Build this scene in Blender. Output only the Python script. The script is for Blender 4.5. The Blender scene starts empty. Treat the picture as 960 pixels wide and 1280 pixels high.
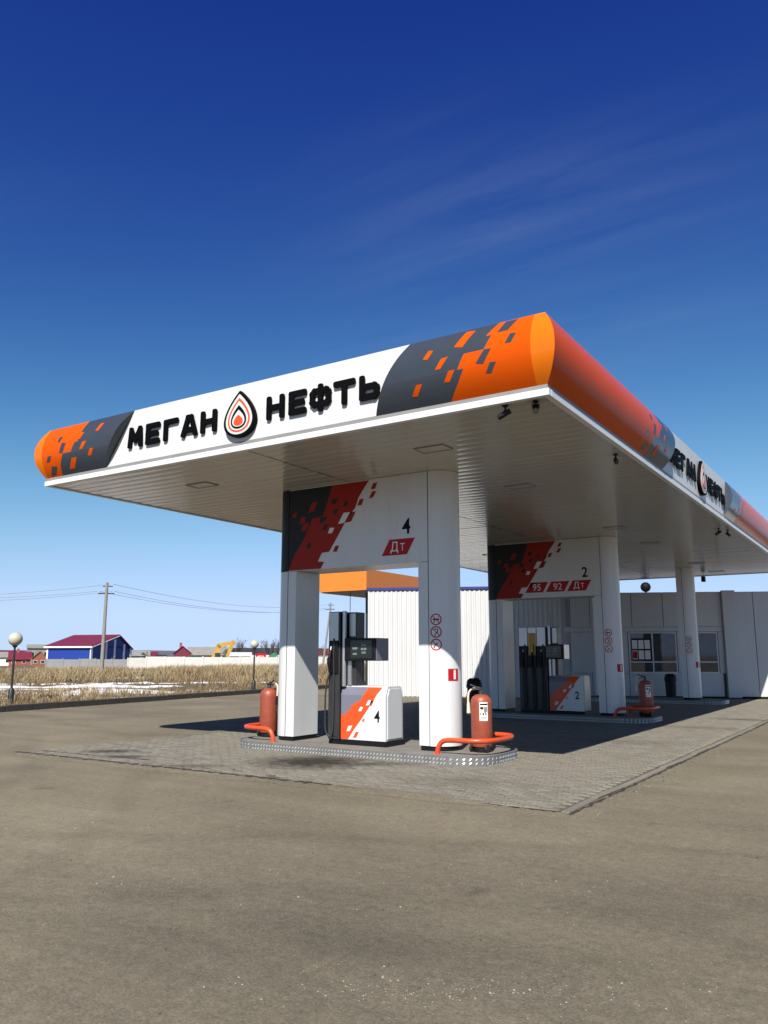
import bpy, bmesh, math, random
import numpy as np
from mathutils import Vector, Matrix, noise as mnoise
rnd = random.Random(7)
sc = bpy.context.scene
COL = sc.collection
R = math.radians

# ------------------------------------------------------------------ camera
CAM_H = 1.6
YAW = R(32.8)
PITCH = math.atan(180 / 1007)
cd = bpy.data.cameras.new('camera'); cam = bpy.data.objects.new('camera', cd); COL.objects.link(cam)
cd.sensor_fit = 'VERTICAL'; cd.sensor_height = 36.0; cd.lens = 36.0 * 1007 / 1280
cd.clip_start = 0.05; cd.clip_end = 12000
cam.location = (0, 0, CAM_H); cam.rotation_euler = (math.pi / 2 + PITCH, 0, YAW)
sc.camera = cam

# ------------------------------------------------------------------ sky, sun, exposure
SUN = Vector((0.36, -0.96, 1.0)).normalized()
ELEV = math.asin(SUN.z); AZ = math.atan2(SUN.x, SUN.y)
w = bpy.data.worlds.new('World'); sc.world = w; w.use_nodes = True
nt = w.node_tree; nt.nodes.clear()
def wn(t, **k):
    n = nt.nodes.new(t)
    for a, b in k.items(): setattr(n, a, b)
    return n
sky = wn('ShaderNodeTexSky', sky_type='NISHITA', sun_disc=False, sun_elevation=ELEV, sun_rotation=AZ,
         altitude=400, air_density=0.85, dust_density=0.1, ozone_density=7.0)
L = nt.links.new
STR = 0.08
# deep, contrasty sky: a per-channel curve on the physical sky
sepn = wn('ShaderNodeSeparateColor'); comb = wn('ShaderNodeCombineColor'); L(sky.outputs['Color'], sepn.inputs['Color'])
def wmath(op, a, c):
    m = wn('ShaderNodeMath', operation=op)
    for i, q in enumerate((a, c)):
        if isinstance(q, (int, float)): m.inputs[i].default_value = q
        else: L(q, m.inputs[i])
    return m.outputs[0]
for ch, (A_, p, c_) in {'Red': (0.375, 2.55, 0.0128), 'Green': (0.478, 2.5, 0.0295), 'Blue': (0.86, 1.0, None)}.items():
    x_ = wmath('MULTIPLY', sepn.outputs[ch], STR)
    if c_ is None: y_ = wmath('MULTIPLY', x_, A_ / STR)
    else:
        q_ = wmath('POWER', x_, p); y_ = wmath('MULTIPLY', wmath('DIVIDE', q_, wmath('ADD', q_, c_)), A_ / STR)
    L(y_, comb.inputs[ch])
# thin cirrus streaks on a high plane
tc = wn('ShaderNodeTexCoord'); sx = wn('ShaderNodeSeparateXYZ'); L(tc.outputs['Generated'], sx.inputs[0])
lv = wn('ShaderNodeCombineXYZ'); L(sx.outputs['X'], lv.inputs['X']); L(sx.outputs['Y'], lv.inputs['Y']); L(wmath('MAXIMUM', sx.outputs['Z'], 0.045), lv.inputs['Z'])
nv = wn('ShaderNodeVectorMath', operation='NORMALIZE'); L(lv.outputs[0], nv.inputs[0]); L(nv.outputs[0], sky.inputs['Vector'])
zz_ = wmath('MAXIMUM', sx.outputs['Z'], 0.03); cx_ = wn('ShaderNodeCombineXYZ')
L(wmath('DIVIDE', sx.outputs['X'], zz_), cx_.inputs['X']); L(wmath('DIVIDE', sx.outputs['Y'], zz_), cx_.inputs['Y'])
def streaks(scale, sc3, det, lo_, hi_, off):
    mp = wn('ShaderNodeMapping'); mp.inputs['Rotation'].default_value = (0, 0, R(CLR)); mp.inputs['Scale'].default_value = sc3; mp.inputs['Location'].default_value = off
    no = wn('ShaderNodeTexNoise'); no.inputs['Scale'].default_value = scale; no.inputs['Detail'].default_value = det; no.inputs['Roughness'].default_value = 0.58; no.inputs['Distortion'].default_value = 0.25
    L(cx_.outputs[0], mp.inputs['Vector']); L(mp.outputs['Vector'], no.inputs['Vector'])
    mr = wn('ShaderNodeMapRange', interpolation_type='SMOOTHSTEP'); mr.inputs['From Min'].default_value = lo_; mr.inputs['From Max'].default_value = hi_; L(no.outputs['Fac'], mr.inputs['Value']); return mr.outputs['Result']
CLR = 58
big = streaks(0.55, (0.5, 1.0, 1), 2, 0.53, 0.80, (3.3, 9.7, 0))
fine = streaks(1.6, (0.35, 2.2, 1), 8, 0.30, 0.85, (3, 1, 0))
fade = wn('ShaderNodeMapRange'); fade.inputs['From Min'].default_value = 0.12; fade.inputs['From Max'].default_value = 0.4; L(sx.outputs['Z'], fade.inputs['Value'])
cf = wmath('MULTIPLY', wmath('MULTIPLY', wmath('MULTIPLY', big, fine), 0.38), fade.outputs['Result'])
mx = wn('ShaderNodeMixRGB', blend_type='MIX'); mx.inputs['Color2'].default_value = (2.55, 3.25, 4.5, 1)
bg = wn('ShaderNodeBackground'); bg.inputs['Strength'].default_value = STR
ow = wn('ShaderNodeOutputWorld')
L(comb.outputs['Color'], mx.inputs['Color1']); L(cf, mx.inputs['Fac'])
L(mx.outputs['Color'], bg.inputs['Color']); L(bg.outputs['Background'], ow.inputs['Surface'])
sd = bpy.data.lights.new('sun', 'SUN'); sd.energy = 5.0; sd.angle = R(0.53); sd.color = (1.0, 0.95, 0.86)
so = bpy.data.objects.new('sun', sd); COL.objects.link(so)
so.rotation_euler = SUN.to_track_quat('Z', 'Y').to_euler(); so.location = (20, -40, 50)
sc.view_settings.view_transform = 'Standard'; sc.view_settings.look = 'None'
sc.view_settings.exposure = 0.8; sc.view_settings.gamma = 1.0
sc.cycles.max_bounces = 6; sc.cycles.diffuse_bounces = 4; sc.cycles.glossy_bounces = 3

# ------------------------------------------------------------------ materials
def newmat(name):
    m = bpy.data.materials.new(name); m.use_nodes = True
    n = m.node_tree.nodes; return m, n, m.node_tree.links.new, n['Principled BSDF']
def mat(name, col, rough=0.5, metal=0.0, var=0.12, scale=3.0, bump=0.0, bscale=60, spec=0.5, coat=0.0, streak=False):
    m, n, l, b = newmat(name)
    b.inputs['Roughness'].default_value = rough; b.inputs['Metallic'].default_value = metal
    b.inputs['Specular IOR Level'].default_value = spec
    if coat: b.inputs['Coat Weight'].default_value = coat; b.inputs['Coat Roughness'].default_value = 0.06
    t = n.new('ShaderNodeTexCoord'); z = n.new('ShaderNodeTexNoise')
    z.inputs['Scale'].default_value = scale; z.inputs['Detail'].default_value = 6; z.inputs['Roughness'].default_value = 0.65
    src = t.outputs['Object']
    if streak:
        q = n.new('ShaderNodeMapping'); q.inputs['Scale'].default_value = (3, 3, 0.35); l(src, q.inputs['Vector']); src = q.outputs['Vector']
    l(src, z.inputs['Vector'])
    r = n.new('ShaderNodeValToRGB'); e = r.color_ramp.elements
    e[0].position = 0.3; e[1].position = 0.75
    e[0].color = (*[max(0, c * (1 - var)) for c in col], 1); e[1].color = (*[min(1, c * (1 + var * 0.6)) for c in col], 1)
    l(z.outputs['Fac'], r.inputs['Fac']); l(r.outputs['Color'], b.inputs['Base Color'])
    rr = n.new('ShaderNodeMapRange'); rr.inputs['To Min'].default_value = max(0.02, rough * 0.8); rr.inputs['To Max'].default_value = min(1, rough * 1.3)
    l(z.outputs['Fac'], rr.inputs['Value']); l(rr.outputs['Result'], b.inputs['Roughness'])
    if bump:
        y = n.new('ShaderNodeTexNoise'); y.inputs['Scale'].default_value = bscale; y.inputs['Detail'].default_value = 3
        l(t.outputs['Object'], y.inputs['Vector'])
        u = n.new('ShaderNodeBump'); u.inputs['Strength'].default_value = bump; u.inputs['Distance'].default_value = 0.02
        l(y.outputs['Fac'], u.inputs['Height']); l(u.outputs['Normal'], b.inputs['Normal'])
    return m
M = {}
M['white'] = mat('white_composite_panel', (0.55, 0.558, 0.57), 0.28, var=0.06, scale=1.3, streak=True)
M['white_wall'] = mat('white_wall_panel', (0.475, 0.482, 0.49), 0.42, var=0.07, scale=1.0, streak=True)
M['sign_white'] = mat('white_sign_face', (0.52, 0.53, 0.525), 0.35, var=0.05)
M['trim'] = mat('white_trim_metal', (0.58, 0.585, 0.59), 0.3, var=0.05)
M['reveal'] = mat('grey_reveal', (0.2, 0.2, 0.195), 0.5)
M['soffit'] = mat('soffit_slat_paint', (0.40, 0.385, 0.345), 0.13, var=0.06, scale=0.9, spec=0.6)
M['orange'] = mat('orange_fascia', (0.50, 0.066, 0.003), 0.16, var=0.05, scale=1.5, spec=0.04)
M['sunlit_corner'] = mat('sunlit_orange_corner', (0.58, 0.13, 0.004), 0.14, var=0.04, spec=0.25)  # corner pieces: sun on their facets put into a yellower, lighter orange
M['side_orange'] = mat('side_canopy_orange', (0.56, 0.17, 0.02), 0.35, var=0.06)
M['slate'] = mat('slate_grey_fascia', (0.036, 0.044, 0.058), 0.14, var=0.06, spec=0.25)
M['print_red_shaded'] = mat('red_print_shaded', (0.27, 0.016, 0.008), 0.5, var=0.05, spec=0.2)  # portal red: canopy shade put into a darker colour than the cabinet print
M['print_or'] = mat('orange_red_print', (0.60, 0.065, 0.012), 0.3, var=0.05)
M['print_crimson'] = mat('crimson_print', (0.36, 0.008, 0.016), 0.45, var=0.05, spec=0.2)
M['print_slate_shaded'] = mat('slate_print_shaded', (0.018, 0.021, 0.025), 0.5, var=0.06, spec=0.2)  # portal slate: darkened in colour to carry the deep canopy shade
M['print_grey'] = mat('grey_violet_print', (0.14, 0.14, 0.185), 0.32, var=0.06)
M['print_white'] = mat('white_print', (0.6, 0.6, 0.59), 0.32, var=0.04)
M['black'] = mat('black_plastic', (0.006, 0.006, 0.007), 0.45, var=0.2, spec=0.25)
M['ink'] = mat('black_ink', (0.006, 0.006, 0.007), 0.6, var=0.1, spec=0.15)
M['letter'] = mat('black_letter', (0.002, 0.002, 0.0025), 0.6, var=0.1, spec=0.06)
M['steel'] = mat('brushed_steel', (0.5, 0.5, 0.5), 0.32, 0.85, var=0.2, scale=8, streak=True)
M['dark_steel'] = mat('dark_steel', (0.035, 0.035, 0.038), 0.36, 0.2, var=0.25)
M['rubber'] = mat('hose_rubber', (0.016, 0.016, 0.016), 0.55)
M['chequer'] = mat('chequer_plate', (0.72, 0.72, 0.70), 0.3, 0.6, var=0.2, scale=9)
M['rim'] = mat('rim_plate', (0.17, 0.17, 0.168), 0.5, 0.3, var=0.25, scale=9)
M['concrete'] = mat('island_concrete', (0.15, 0.14, 0.125), 0.85, var=0.25, scale=4, bump=0.3)
M['kerb'] = mat('kerb_concrete', (0.045, 0.042, 0.036), 0.9, var=0.35, scale=5, bump=0.4)
M['ext_red'] = mat('extinguisher_red', (0.25, 0.054, 0.028), 0.42, var=0.18, scale=7)
M['pipe_or'] = mat('guard_orange', (0.52, 0.062, 0.015), 0.34, var=0.16, scale=9)
M['paper'] = mat('label_paper', (0.75, 0.74, 0.7), 0.6, var=0.08)
M['pale_hose'] = mat('pale_hose', (0.62, 0.5, 0.38), 0.5)
M['glass'] = mat('dark_window_glass', (0.03, 0.042, 0.046), 0.03, var=0.9, scale=1.3, spec=0.6)
M['screen'] = mat('display_glass', (0.012, 0.016, 0.018), 0.12)
M['lcd'] = mat('lcd_digits', (0.34, 0.36, 0.36), 0.5)
M['frame'] = mat('window_frame', (0.55, 0.56, 0.56), 0.4)
M['flash_blue'] = mat('blue_flashing', (0.02, 0.03, 0.16), 0.4)
M['globe'] = mat('lamp_globe', (0.42, 0.40, 0.31), 0.3, var=0.08)
M['post_black'] = mat('lamp_post_paint', (0.014, 0.015, 0.015), 0.45)
M['pole'] = mat('concrete_pole', (0.21, 0.20, 0.175), 0.85, var=0.2, scale=2)
M['wire'] = mat('wire', (0.16, 0.16, 0.17), 0.5)
M['blue_wall'] = mat('blue_cladding', (0.008, 0.034, 0.24), 0.5)
M['maroon'] = mat('maroon_roof', (0.13, 0.012, 0.03), 0.5)
M['brick'] = mat('brick_wall', (0.24, 0.08, 0.045), 0.85, var=0.25)
M['grey_wall'] = mat('grey_wall', (0.2, 0.195, 0.18), 0.85, var=0.25, scale=0.8)
M['fence_grey'] = mat('fence_grey', (0.25, 0.25, 0.25), 0.85, var=0.2, scale=0.6)
M['fence_white'] = mat('fence_white', (0.5, 0.49, 0.46), 0.8, var=0.15, scale=0.6)
M['yellow'] = mat('excavator_yellow', (0.42, 0.25, 0.04), 0.5, var=0.3, scale=1)
M['green'] = mat('green_metal', (0.015, 0.12, 0.06), 0.5)
M['bark'] = mat('bark', (0.09, 0.07, 0.055), 0.9)
M['snow'] = mat('old_snow', (0.6, 0.6, 0.6), 0.75, var=0.12, scale=0.7, bump=0.3, bscale=3)
M['hill'] = mat('far_hill', (0.085, 0.08, 0.105), 1.0, var=0.2, scale=0.004)  # distance haze put into the bluish base colour
M['soil'] = mat('field_soil', (0.10, 0.075, 0.045), 1.0, var=0.4, scale=0.35, bump=0.6, bscale=4)
M['pebble'] = mat('pebble', (0.26, 0.245, 0.22), 0.85, var=0.4, scale=40)
M['dust'] = mat('joint_sand', (0.075, 0.064, 0.046), 0.95, var=0.35, scale=5, bump=0.3)
M['crack'] = mat('tar_joint', (0.022, 0.019, 0.015), 0.95, var=0.4, scale=6)

def mat_asphalt():
    m, n, l, b = newmat('dusty_asphalt')
    t = n.new('ShaderNodeTexCoord'); P = t.outputs['Object']
    def nz(scale, det=6, ro=0.6, vec=None, dist=0.0):
        z = n.new('ShaderNodeTexNoise'); z.inputs['Scale'].default_value = scale; z.inputs['Detail'].default_value = det
        z.inputs['Roughness'].default_value = ro; z.inputs['Distortion'].default_value = dist; l(vec or P, z.inputs['Vector']); return z.outputs['Fac']
    def ramp(f, p0, p1, c0, c1):
        r = n.new('ShaderNodeValToRGB'); e = r.color_ramp.elements; e[0].position, e[1].position = p0, p1
        e[0].color, e[1].color = (*c0, 1), (*c1, 1); l(f, r.inputs['Fac']); return r.outputs['Color']
    def mix(bt, f, a, c):
        x = n.new('ShaderNodeMixRGB'); x.blend_type = bt
        if isinstance(f, float): x.inputs['Fac'].default_value = f
        else: l(f, x.inputs['Fac'])
        l(a, x.inputs['Color1']); l(c, x.inputs['Color2']); return x.outputs['Color']
    base = ramp(nz(0.35, 8, 0.6), 0.33, 0.68, (0.129, 0.111, 0.080), (0.174, 0.150, 0.109))
    q = n.new('ShaderNodeMapping'); q.inputs['Rotation'].default_value = (0, 0, R(33)); q.inputs['Scale'].default_value = (0.16, 1.15, 1); l(P, q.inputs['Vector'])
    streak = ramp(nz(1.0, 6, 0.6, q.outputs['Vector'], 0.8), 0.36, 0.64, (0.90, 0.90, 0.91), (1.05, 1.05, 1.04))
    base = mix('MULTIPLY', 1.0, base, streak)
    q2 = n.new('ShaderNodeMapping'); q2.inputs['Rotation'].default_value = (0, 0, R(-52)); q2.inputs['Scale'].default_value = (0.12, 1.6, 1); l(P, q2.inputs['Vector'])
    streak2 = ramp(nz(1.3, 4, 0.5, q2.outputs['Vector'], 0.5), 0.30, 0.6, (0.93, 0.93, 0.93), (1.03, 1.03, 1.02))
    base = mix('MULTIPLY', 1.0, base, streak2)
    worn = ramp(nz(0.16, 5, 0.6, None, 0.6), 0.38, 0.64, (0.90, 0.90, 0.91), (1.18, 1.18, 1.17))
    base = mix('MULTIPLY', 1.0, base, worn)
    drips = ramp(nz(1.6, 4, 0.5), 0.66, 0.76, (1, 1, 1), (0.62, 0.61, 0.60))
    base = mix('MULTIPLY', 1.0, base, drips)
    mott = ramp(nz(7, 8, 0.8), 0.34, 0.68, (0.86, 0.86, 0.86), (1.12, 1.12, 1.10))
    base = mix('MULTIPLY', 1.0, base, mott)
    grain0 = ramp(nz(16, 9, 0.88), 0.36, 0.64, (0.70, 0.70, 0.70), (1.26, 1.26, 1.25))
    base = mix('MULTIPLY', 1.0, base, grain0)
    grain = ramp(nz(60, 6, 0.85), 0.34, 0.66, (0.55, 0.55, 0.55), (1.42, 1.41, 1.39))
    base = mix('MULTIPLY', 1.0, base, grain)
    # worn tyre tracks sweeping across the yard
    for (cx, cy, rad, wd, k) in ((-24, -8, 20.2, .34, .86), (-24, -8, 21.9, .34, .87), (6, -14, 21.0, .32, .86), (6, -14, 22.7, .32, .86), (-13, 26, 24.3, .34, .88), (-13, 26, 26.0, .34, .88)):
        vs_ = n.new('ShaderNodeVectorMath'); vs_.operation = 'DISTANCE'; vs_.inputs[1].default_value = (cx, cy, 0); l(P, vs_.inputs[0])
        wob = n.new('ShaderNodeMath'); wob.operation = 'MULTIPLY_ADD'; l(nz(0.5, 3, 0.5), wob.inputs[0]); wob.inputs[1].default_value = 1.2; l(vs_.outputs['Value'], wob.inputs[2])
        df = n.new('ShaderNodeMath'); df.operation = 'SUBTRACT'; l(wob.outputs[0], df.inputs[0]); df.inputs[1].default_value = rad + .6
        ab = n.new('ShaderNodeMath'); ab.operation = 'ABSOLUTE'; l(df.outputs[0], ab.inputs[0])
        brk = n.new('ShaderNodeMath'); brk.operation = 'MULTIPLY_ADD'; l(nz(3.0, 5, 0.65), brk.inputs[0]); brk.inputs[1].default_value = .5; l(ab.outputs[0], brk.inputs[2])
        base = mix('MULTIPLY', 1.0, base, ramp(brk.outputs[0], .22, .22 + wd, (k, k, k), (1, 1, 1)))
    # fine aggregate showing through in patches
    v = n.new('ShaderNodeTexVoronoi'); v.inputs['Scale'].default_value = 42; l(P, v.inputs['Vector'])
    dots = ramp(v.outputs['Distance'], 0.10, 0.20, (1, 1, 1), (0, 0, 0))
    sep = n.new('ShaderNodeSeparateColor'); l(v.outputs['Color'], sep.inputs['Color'])
    pick = ramp(sep.outputs['Red'], 0.66, 0.70, (0, 0, 0), (1, 1, 1))
    patch = ramp(nz(0.9, 7, 0.75), 0.47, 0.60, (0, 0, 0), (0.85, 0.85, 0.85))
    f = mix('MULTIPLY', 1.0, mix('MULTIPLY', 1.0, dots, pick), patch)
    c = n.new('ShaderNodeRGB'); c.outputs[0].default_value = (0.33, 0.315, 0.285, 1)
    base = mix('MIX', f, base, c.outputs[0])
    dk = ramp(sep.outputs['Green'], 0.90, 0.92, (0, 0, 0), (0.7, 0.7, 0.7))
    f2 = mix('MULTIPLY', 1.0, dots, dk)
    c2 = n.new('ShaderNodeRGB'); c2.outputs[0].default_value = (0.04, 0.035, 0.03, 1)
    base = mix('MIX', f2, base, c2.outputs[0])
    l(base, b.inputs['Base Color']); b.inputs['Roughness'].default_value = 0.92; b.inputs['Specular IOR Level'].default_value = 0.25
    u = n.new('ShaderNodeBump'); u.inputs['Strength'].default_value = 0.7; u.inputs['Distance'].default_value = 0.014
    l(nz(55, 6, 0.8), u.inputs['Height'])
    u2 = n.new('ShaderNodeBump'); u2.inputs['Strength'].default_value = 0.12; u2.inputs['Distance'].default_value = 0.05
    l(nz(2.2, 4, 0.6), u2.inputs['Height']); l(u.outputs['Normal'], u2.inputs['Normal']); l(u2.outputs['Normal'], b.inputs['Normal'])
    return m
M['asphalt'] = mat_asphalt()

def mat_paver(name, dust):
    m, n, l, b = newmat(name)
    t = n.new('ShaderNodeTexCoord'); g = n.new('ShaderNodeNewGeometry'); oi = n.new('ShaderNodeObjectInfo')
    a = n.new('ShaderNodeMath'); a.operation = 'ADD'; l(g.outputs['Random Per Island'], a.inputs[0]); l(oi.outputs['Random'], a.inputs[1])
    fr = n.new('ShaderNodeMath'); fr.operation = 'FRACT'; l(a.outputs[0], fr.inputs[0])
    r = n.new('ShaderNodeValToRGB'); e = r.color_ramp.elements
    e[0].color = (0.118, 0.109, 0.091, 1); e[1].color = (0.178, 0.166, 0.14, 1); l(fr.outputs[0], r.inputs['Fac'])
    z = n.new('ShaderNodeTexNoise'); z.inputs['Scale'].default_value = 0.55; z.inputs['Detail'].default_value = 9; z.inputs['Roughness'].default_value = 0.65
    l(g.outputs['Position'], z.inputs['Vector'])
    r2 = n.new('ShaderNodeValToRGB'); r2.color_ramp.elements[0].position = 0.40; r2.color_ramp.elements[1].position = 0.62
    r2.color_ramp.elements[1].color = (dust,) * 3 + (1,); l(z.outputs['Fac'], r2.inputs['Fac'])
    x = n.new('ShaderNodeMixRGB'); x.inputs['Color2'].default_value = (0.160, 0.142, 0.110, 1); l(r2.outputs['Color'], x.inputs['Fac']); l(r.outputs['Color'], x.inputs['Color1'])
    # oil spill in front of the first pump, and two smaller drips
    base = x.outputs['Color']
    for (cx, cy, sx, sy, rot, k) in ((-7.80, 10.10, 0.95, 0.85, 33, 0.98), (-6.8, 10.4, 0.7, 0.3, 33, 0.45), (-11.5, 9.35, 0.5, 0.25, 33, 0.8), (-10.7, 9.0, 0.45, 0.2, 33, 0.75), (-9.0, 8.75, 0.6, 0.2, 33, 0.5), (-5.0, 9.6, 0.8, 0.5, 20, 0.25),
                                     (-4.2, 19.5, 1.3, 0.5, 0, 0.3), (-4.6, 15.6, 1.1, 0.5, 10, 0.28), (-3.7, 22.5, 0.9, 0.35, 0, 0.6)):
        q = n.new('ShaderNodeMapping'); q.vector_type = 'TEXTURE'; q.inputs['Location'].default_value = (cx, cy, 0)
        q.inputs['Rotation'].default_value = (0, 0, R(rot)); q.inputs['Scale'].default_value = (sx, sy, 1)
        l(g.outputs['Position'], q.inputs['Vector'])
        d = n.new('ShaderNodeVectorMath'); d.operation = 'LENGTH'; l(q.outputs['Vector'], d.inputs[0])
        z2 = n.new('ShaderNodeTexNoise'); z2.inputs['Scale'].default_value = 5; z2.inputs['Detail'].default_value = 5; l(g.outputs['Position'], z2.inputs['Vector'])
        s = n.new('ShaderNodeMath'); s.operation = 'MULTIPLY_ADD'; l(z2.outputs['Fac'], s.inputs[0]); s.inputs[1].default_value = 1.1; l(d.outputs['Value'], s.inputs[2])
        mr = n.new('ShaderNodeMapRange'); mr.inputs['From Min'].default_value = 0.9; mr.inputs['From Max'].default_value = 1.75; mr.inputs['To Min'].default_value = k; mr.inputs['To Max'].default_value = 0
        l(s.outputs[0], mr.inputs['Value'])
        y = n.new('ShaderNodeMixRGB'); y.inputs['Color2'].default_value = (0.02, 0.016, 0.012, 1); l(mr.outputs['Result'], y.inputs['Fac']); l(base, y.inputs['Color1']); base = y.outputs['Color']
    gz = n.new('ShaderNodeTexNoise'); gz.inputs['Scale'].default_value = 70; gz.inputs['Detail'].default_value = 4; l(g.outputs['Position'], gz.inputs['Vector'])
    gr = n.new('ShaderNodeValToRGB'); gr.color_ramp.elements[0].color = (0.7, 0.7, 0.7, 1); gr.color_ramp.elements[1].color = (1.25, 1.25, 1.25, 1); gr.color_ramp.elements[0].position = .3; gr.color_ramp.elements[1].position = .7
    l(gz.outputs['Fac'], gr.inputs['Fac'])
    y = n.new('ShaderNodeMixRGB'); y.blend_type = 'MULTIPLY'; y.inputs['Fac'].default_value = 1; l(base, y.inputs['Color1']); l(gr.outputs['Color'], y.inputs['Color2'])
    l(y.outputs['Color'], b.inputs['Base Color']); b.inputs['Roughness'].default_value = 0.9; b.inputs['Specular IOR Level'].default_value = 0.3
    u = n.new('ShaderNodeBump'); u.inputs['Strength'].default_value = 0.4; u.inputs['Distance'].default_value = 0.01; l(gz.outputs['Fac'], u.inputs['Height']); l(u.outputs['Normal'], b.inputs['Normal'])
    return m
M['paver'] = mat_paver('concrete_paver', 0.8)

def mat_grass():
    m, n, l, b = newmat('dry_grass')
    a = n.new('ShaderNodeAttribute'); a.attribute_name = 'tint'
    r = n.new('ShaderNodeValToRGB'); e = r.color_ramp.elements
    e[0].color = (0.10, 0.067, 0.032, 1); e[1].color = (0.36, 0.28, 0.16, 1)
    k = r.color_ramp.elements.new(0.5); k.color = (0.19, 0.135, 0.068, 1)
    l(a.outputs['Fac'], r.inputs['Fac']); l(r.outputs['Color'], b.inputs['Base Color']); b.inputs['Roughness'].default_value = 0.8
    return m
M['grass'] = mat_grass()

# ------------------------------------------------------------------ mesh helpers
def tagg(o, label=None, cat=None, group=None, kind=None):
    if label: o['label'] = label
    if cat: o['category'] = cat
    if group: o['group'] = group
    if kind: o['kind'] = kind
    return o
def empty(name, loc=(0, 0, 0), rz=0.0, label=None, cat=None, group=None):
    o = bpy.data.objects.new(name, None); COL.objects.link(o); o.location = loc; o.rotation_euler = (0, 0, rz)
    o.empty_display_size = 0.2
    return tagg(o, label, cat, group)
def children(o): return [c for c in bpy.data.objects if c.parent == o]
def copy_tree(o, parent=None):
    c = o.copy(); COL.objects.link(c); c.parent = parent
    for ch in children(o):
        copy_tree(ch, c)
    return c
class MB:
    def __init__(s): s.v = []; s.f = []; s.m = []; s.cur = 0
    def add(s, vs, fs):
        o = len(s.v); s.v += [tuple(p) for p in vs]
        for f in fs: s.f.append([i + o for i in f]); s.m.append(s.cur)
        return s
    def box(s, x0, x1, y0, y1, z0, z1):
        return s.add([(x0, y0, z0), (x1, y0, z0), (x1, y1, z0), (x0, y1, z0), (x0, y0, z1), (x1, y0, z1), (x1, y1, z1), (x0, y1, z1)],
                     [(0, 3, 2, 1), (4, 5, 6, 7), (0, 1, 5, 4), (1, 2, 6, 5), (2, 3, 7, 6), (3, 0, 4, 7)])
    def prism(s, poly, f0, f1):
        n = len(poly); a = [f0(*p) for p in poly]; c = [f1(*p) for p in poly]
        return s.add(a + c, [list(range(n))[::-1], [n + i for i in range(n)]] + [(i, (i + 1) % n, n + (i + 1) % n, n + i) for i in range(n)])
    def extrude_z(s, poly, z0, z1):
        return s.prism(poly, lambda x, y: (x, y, z0), lambda x, y: (x, y, z1))
    def extrude_y(s, poly, y0, y1):
        return s.prism(poly, lambda x, z: (x, y0, z), lambda x, z: (x, y1, z))
    def poly_y(s, poly, y):
        return s.add([(x, y, z) for x, z in poly], [list(range(len(poly)))])
    def tube(s, pts, r, seg=10, cap=True, r1=None):
        pts = [Vector(p) for p in pts]; N = len(pts); rings = []
        up = None
        for i, p in enumerate(pts):
            d = (pts[min(i + 1, N - 1)] - pts[max(i - 1, 0)]).normalized()
            if up is None:
                up = Vector((0, 0, 1)) if abs(d.z) < 0.9 else Vector((1, 0, 0))
            a = d.cross(up).normalized(); up = a.cross(d).normalized()
            rr = r if r1 is None else r + (r1 - r) * i / (N - 1)
            rings.append([p + (a * math.cos(t) + up * math.sin(t)) * rr for t in [2 * math.pi * k / seg for k in range(seg)]])
        vs = [v for g in rings for v in g]; fs = []
        for i in range(N - 1):
            for k in range(seg):
                fs.append((i * seg + k, i * seg + (k + 1) % seg, (i + 1) * seg + (k + 1) % seg, (i + 1) * seg + k))
        if cap: fs += [list(range(seg))[::-1], [(N - 1) * seg + k for k in range(seg)]]
        return s.add(vs, fs)
    def lathe(s, prof, c, seg=20):
        vs = []; fs = []; N = len(prof)
        for (r, z) in prof:
            for k in range(seg):
                t = 2 * math.pi * k / seg; vs.append((c[0] + r * math.cos(t), c[1] + r * math.sin(t), c[2] + z))
        for i in range(N - 1):
            for k in range(seg): fs.append((i * seg + k, i * seg + (k + 1) % seg, (i + 1) * seg + (k + 1) % seg, (i + 1) * seg + k))
        fs += [list(range(seg))[::-1], [(N - 1) * seg + k for k in range(seg)]]
        return s.add(vs, fs)
    def build(s, name, mats, parent=None, smooth=None, bevel=0.0, loc=None):
        me = bpy.data.meshes.new(name); me.from_pydata(s.v, [], s.f)
        for m in (mats if isinstance(mats, (list, tuple)) else [mats]): me.materials.append(M[m])
        me.polygons.foreach_set('material_index', s.m)
        bm = bmesh.new(); bm.from_mesh(me); bmesh.ops.recalc_face_normals(bm, faces=bm.faces)
        bm.to_mesh(me); bm.free()
        if smooth is not None:
            me.polygons.foreach_set('use_smooth', [True] * len(me.polygons)); me.set_sharp_from_angle(angle=R(smooth))
        me.update()
        o = bpy.data.objects.new(name, me); COL.objects.link(o)
        if parent is not None: o.parent = parent
        if loc is not None: o.location = loc
        if bevel:
            md = o.modifiers.new('bevel', 'BEVEL'); md.width = bevel; md.segments = 2; md.limit_method = 'ANGLE'; md.angle_limit = R(35)
        return o
def smoothpath(pts, n=6):
    """rounded corners: Catmull-like subdivision of a polyline"""
    P = [Vector(p) for p in pts]
    for _ in range(n if n < 4 else 3):
        Q = [P[0]]
        for a, b in zip(P, P[1:]): Q += [a * .75 + b * .25, a * .25 + b * .75]
        Q.append(P[-1]); P = Q
    return P
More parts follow.
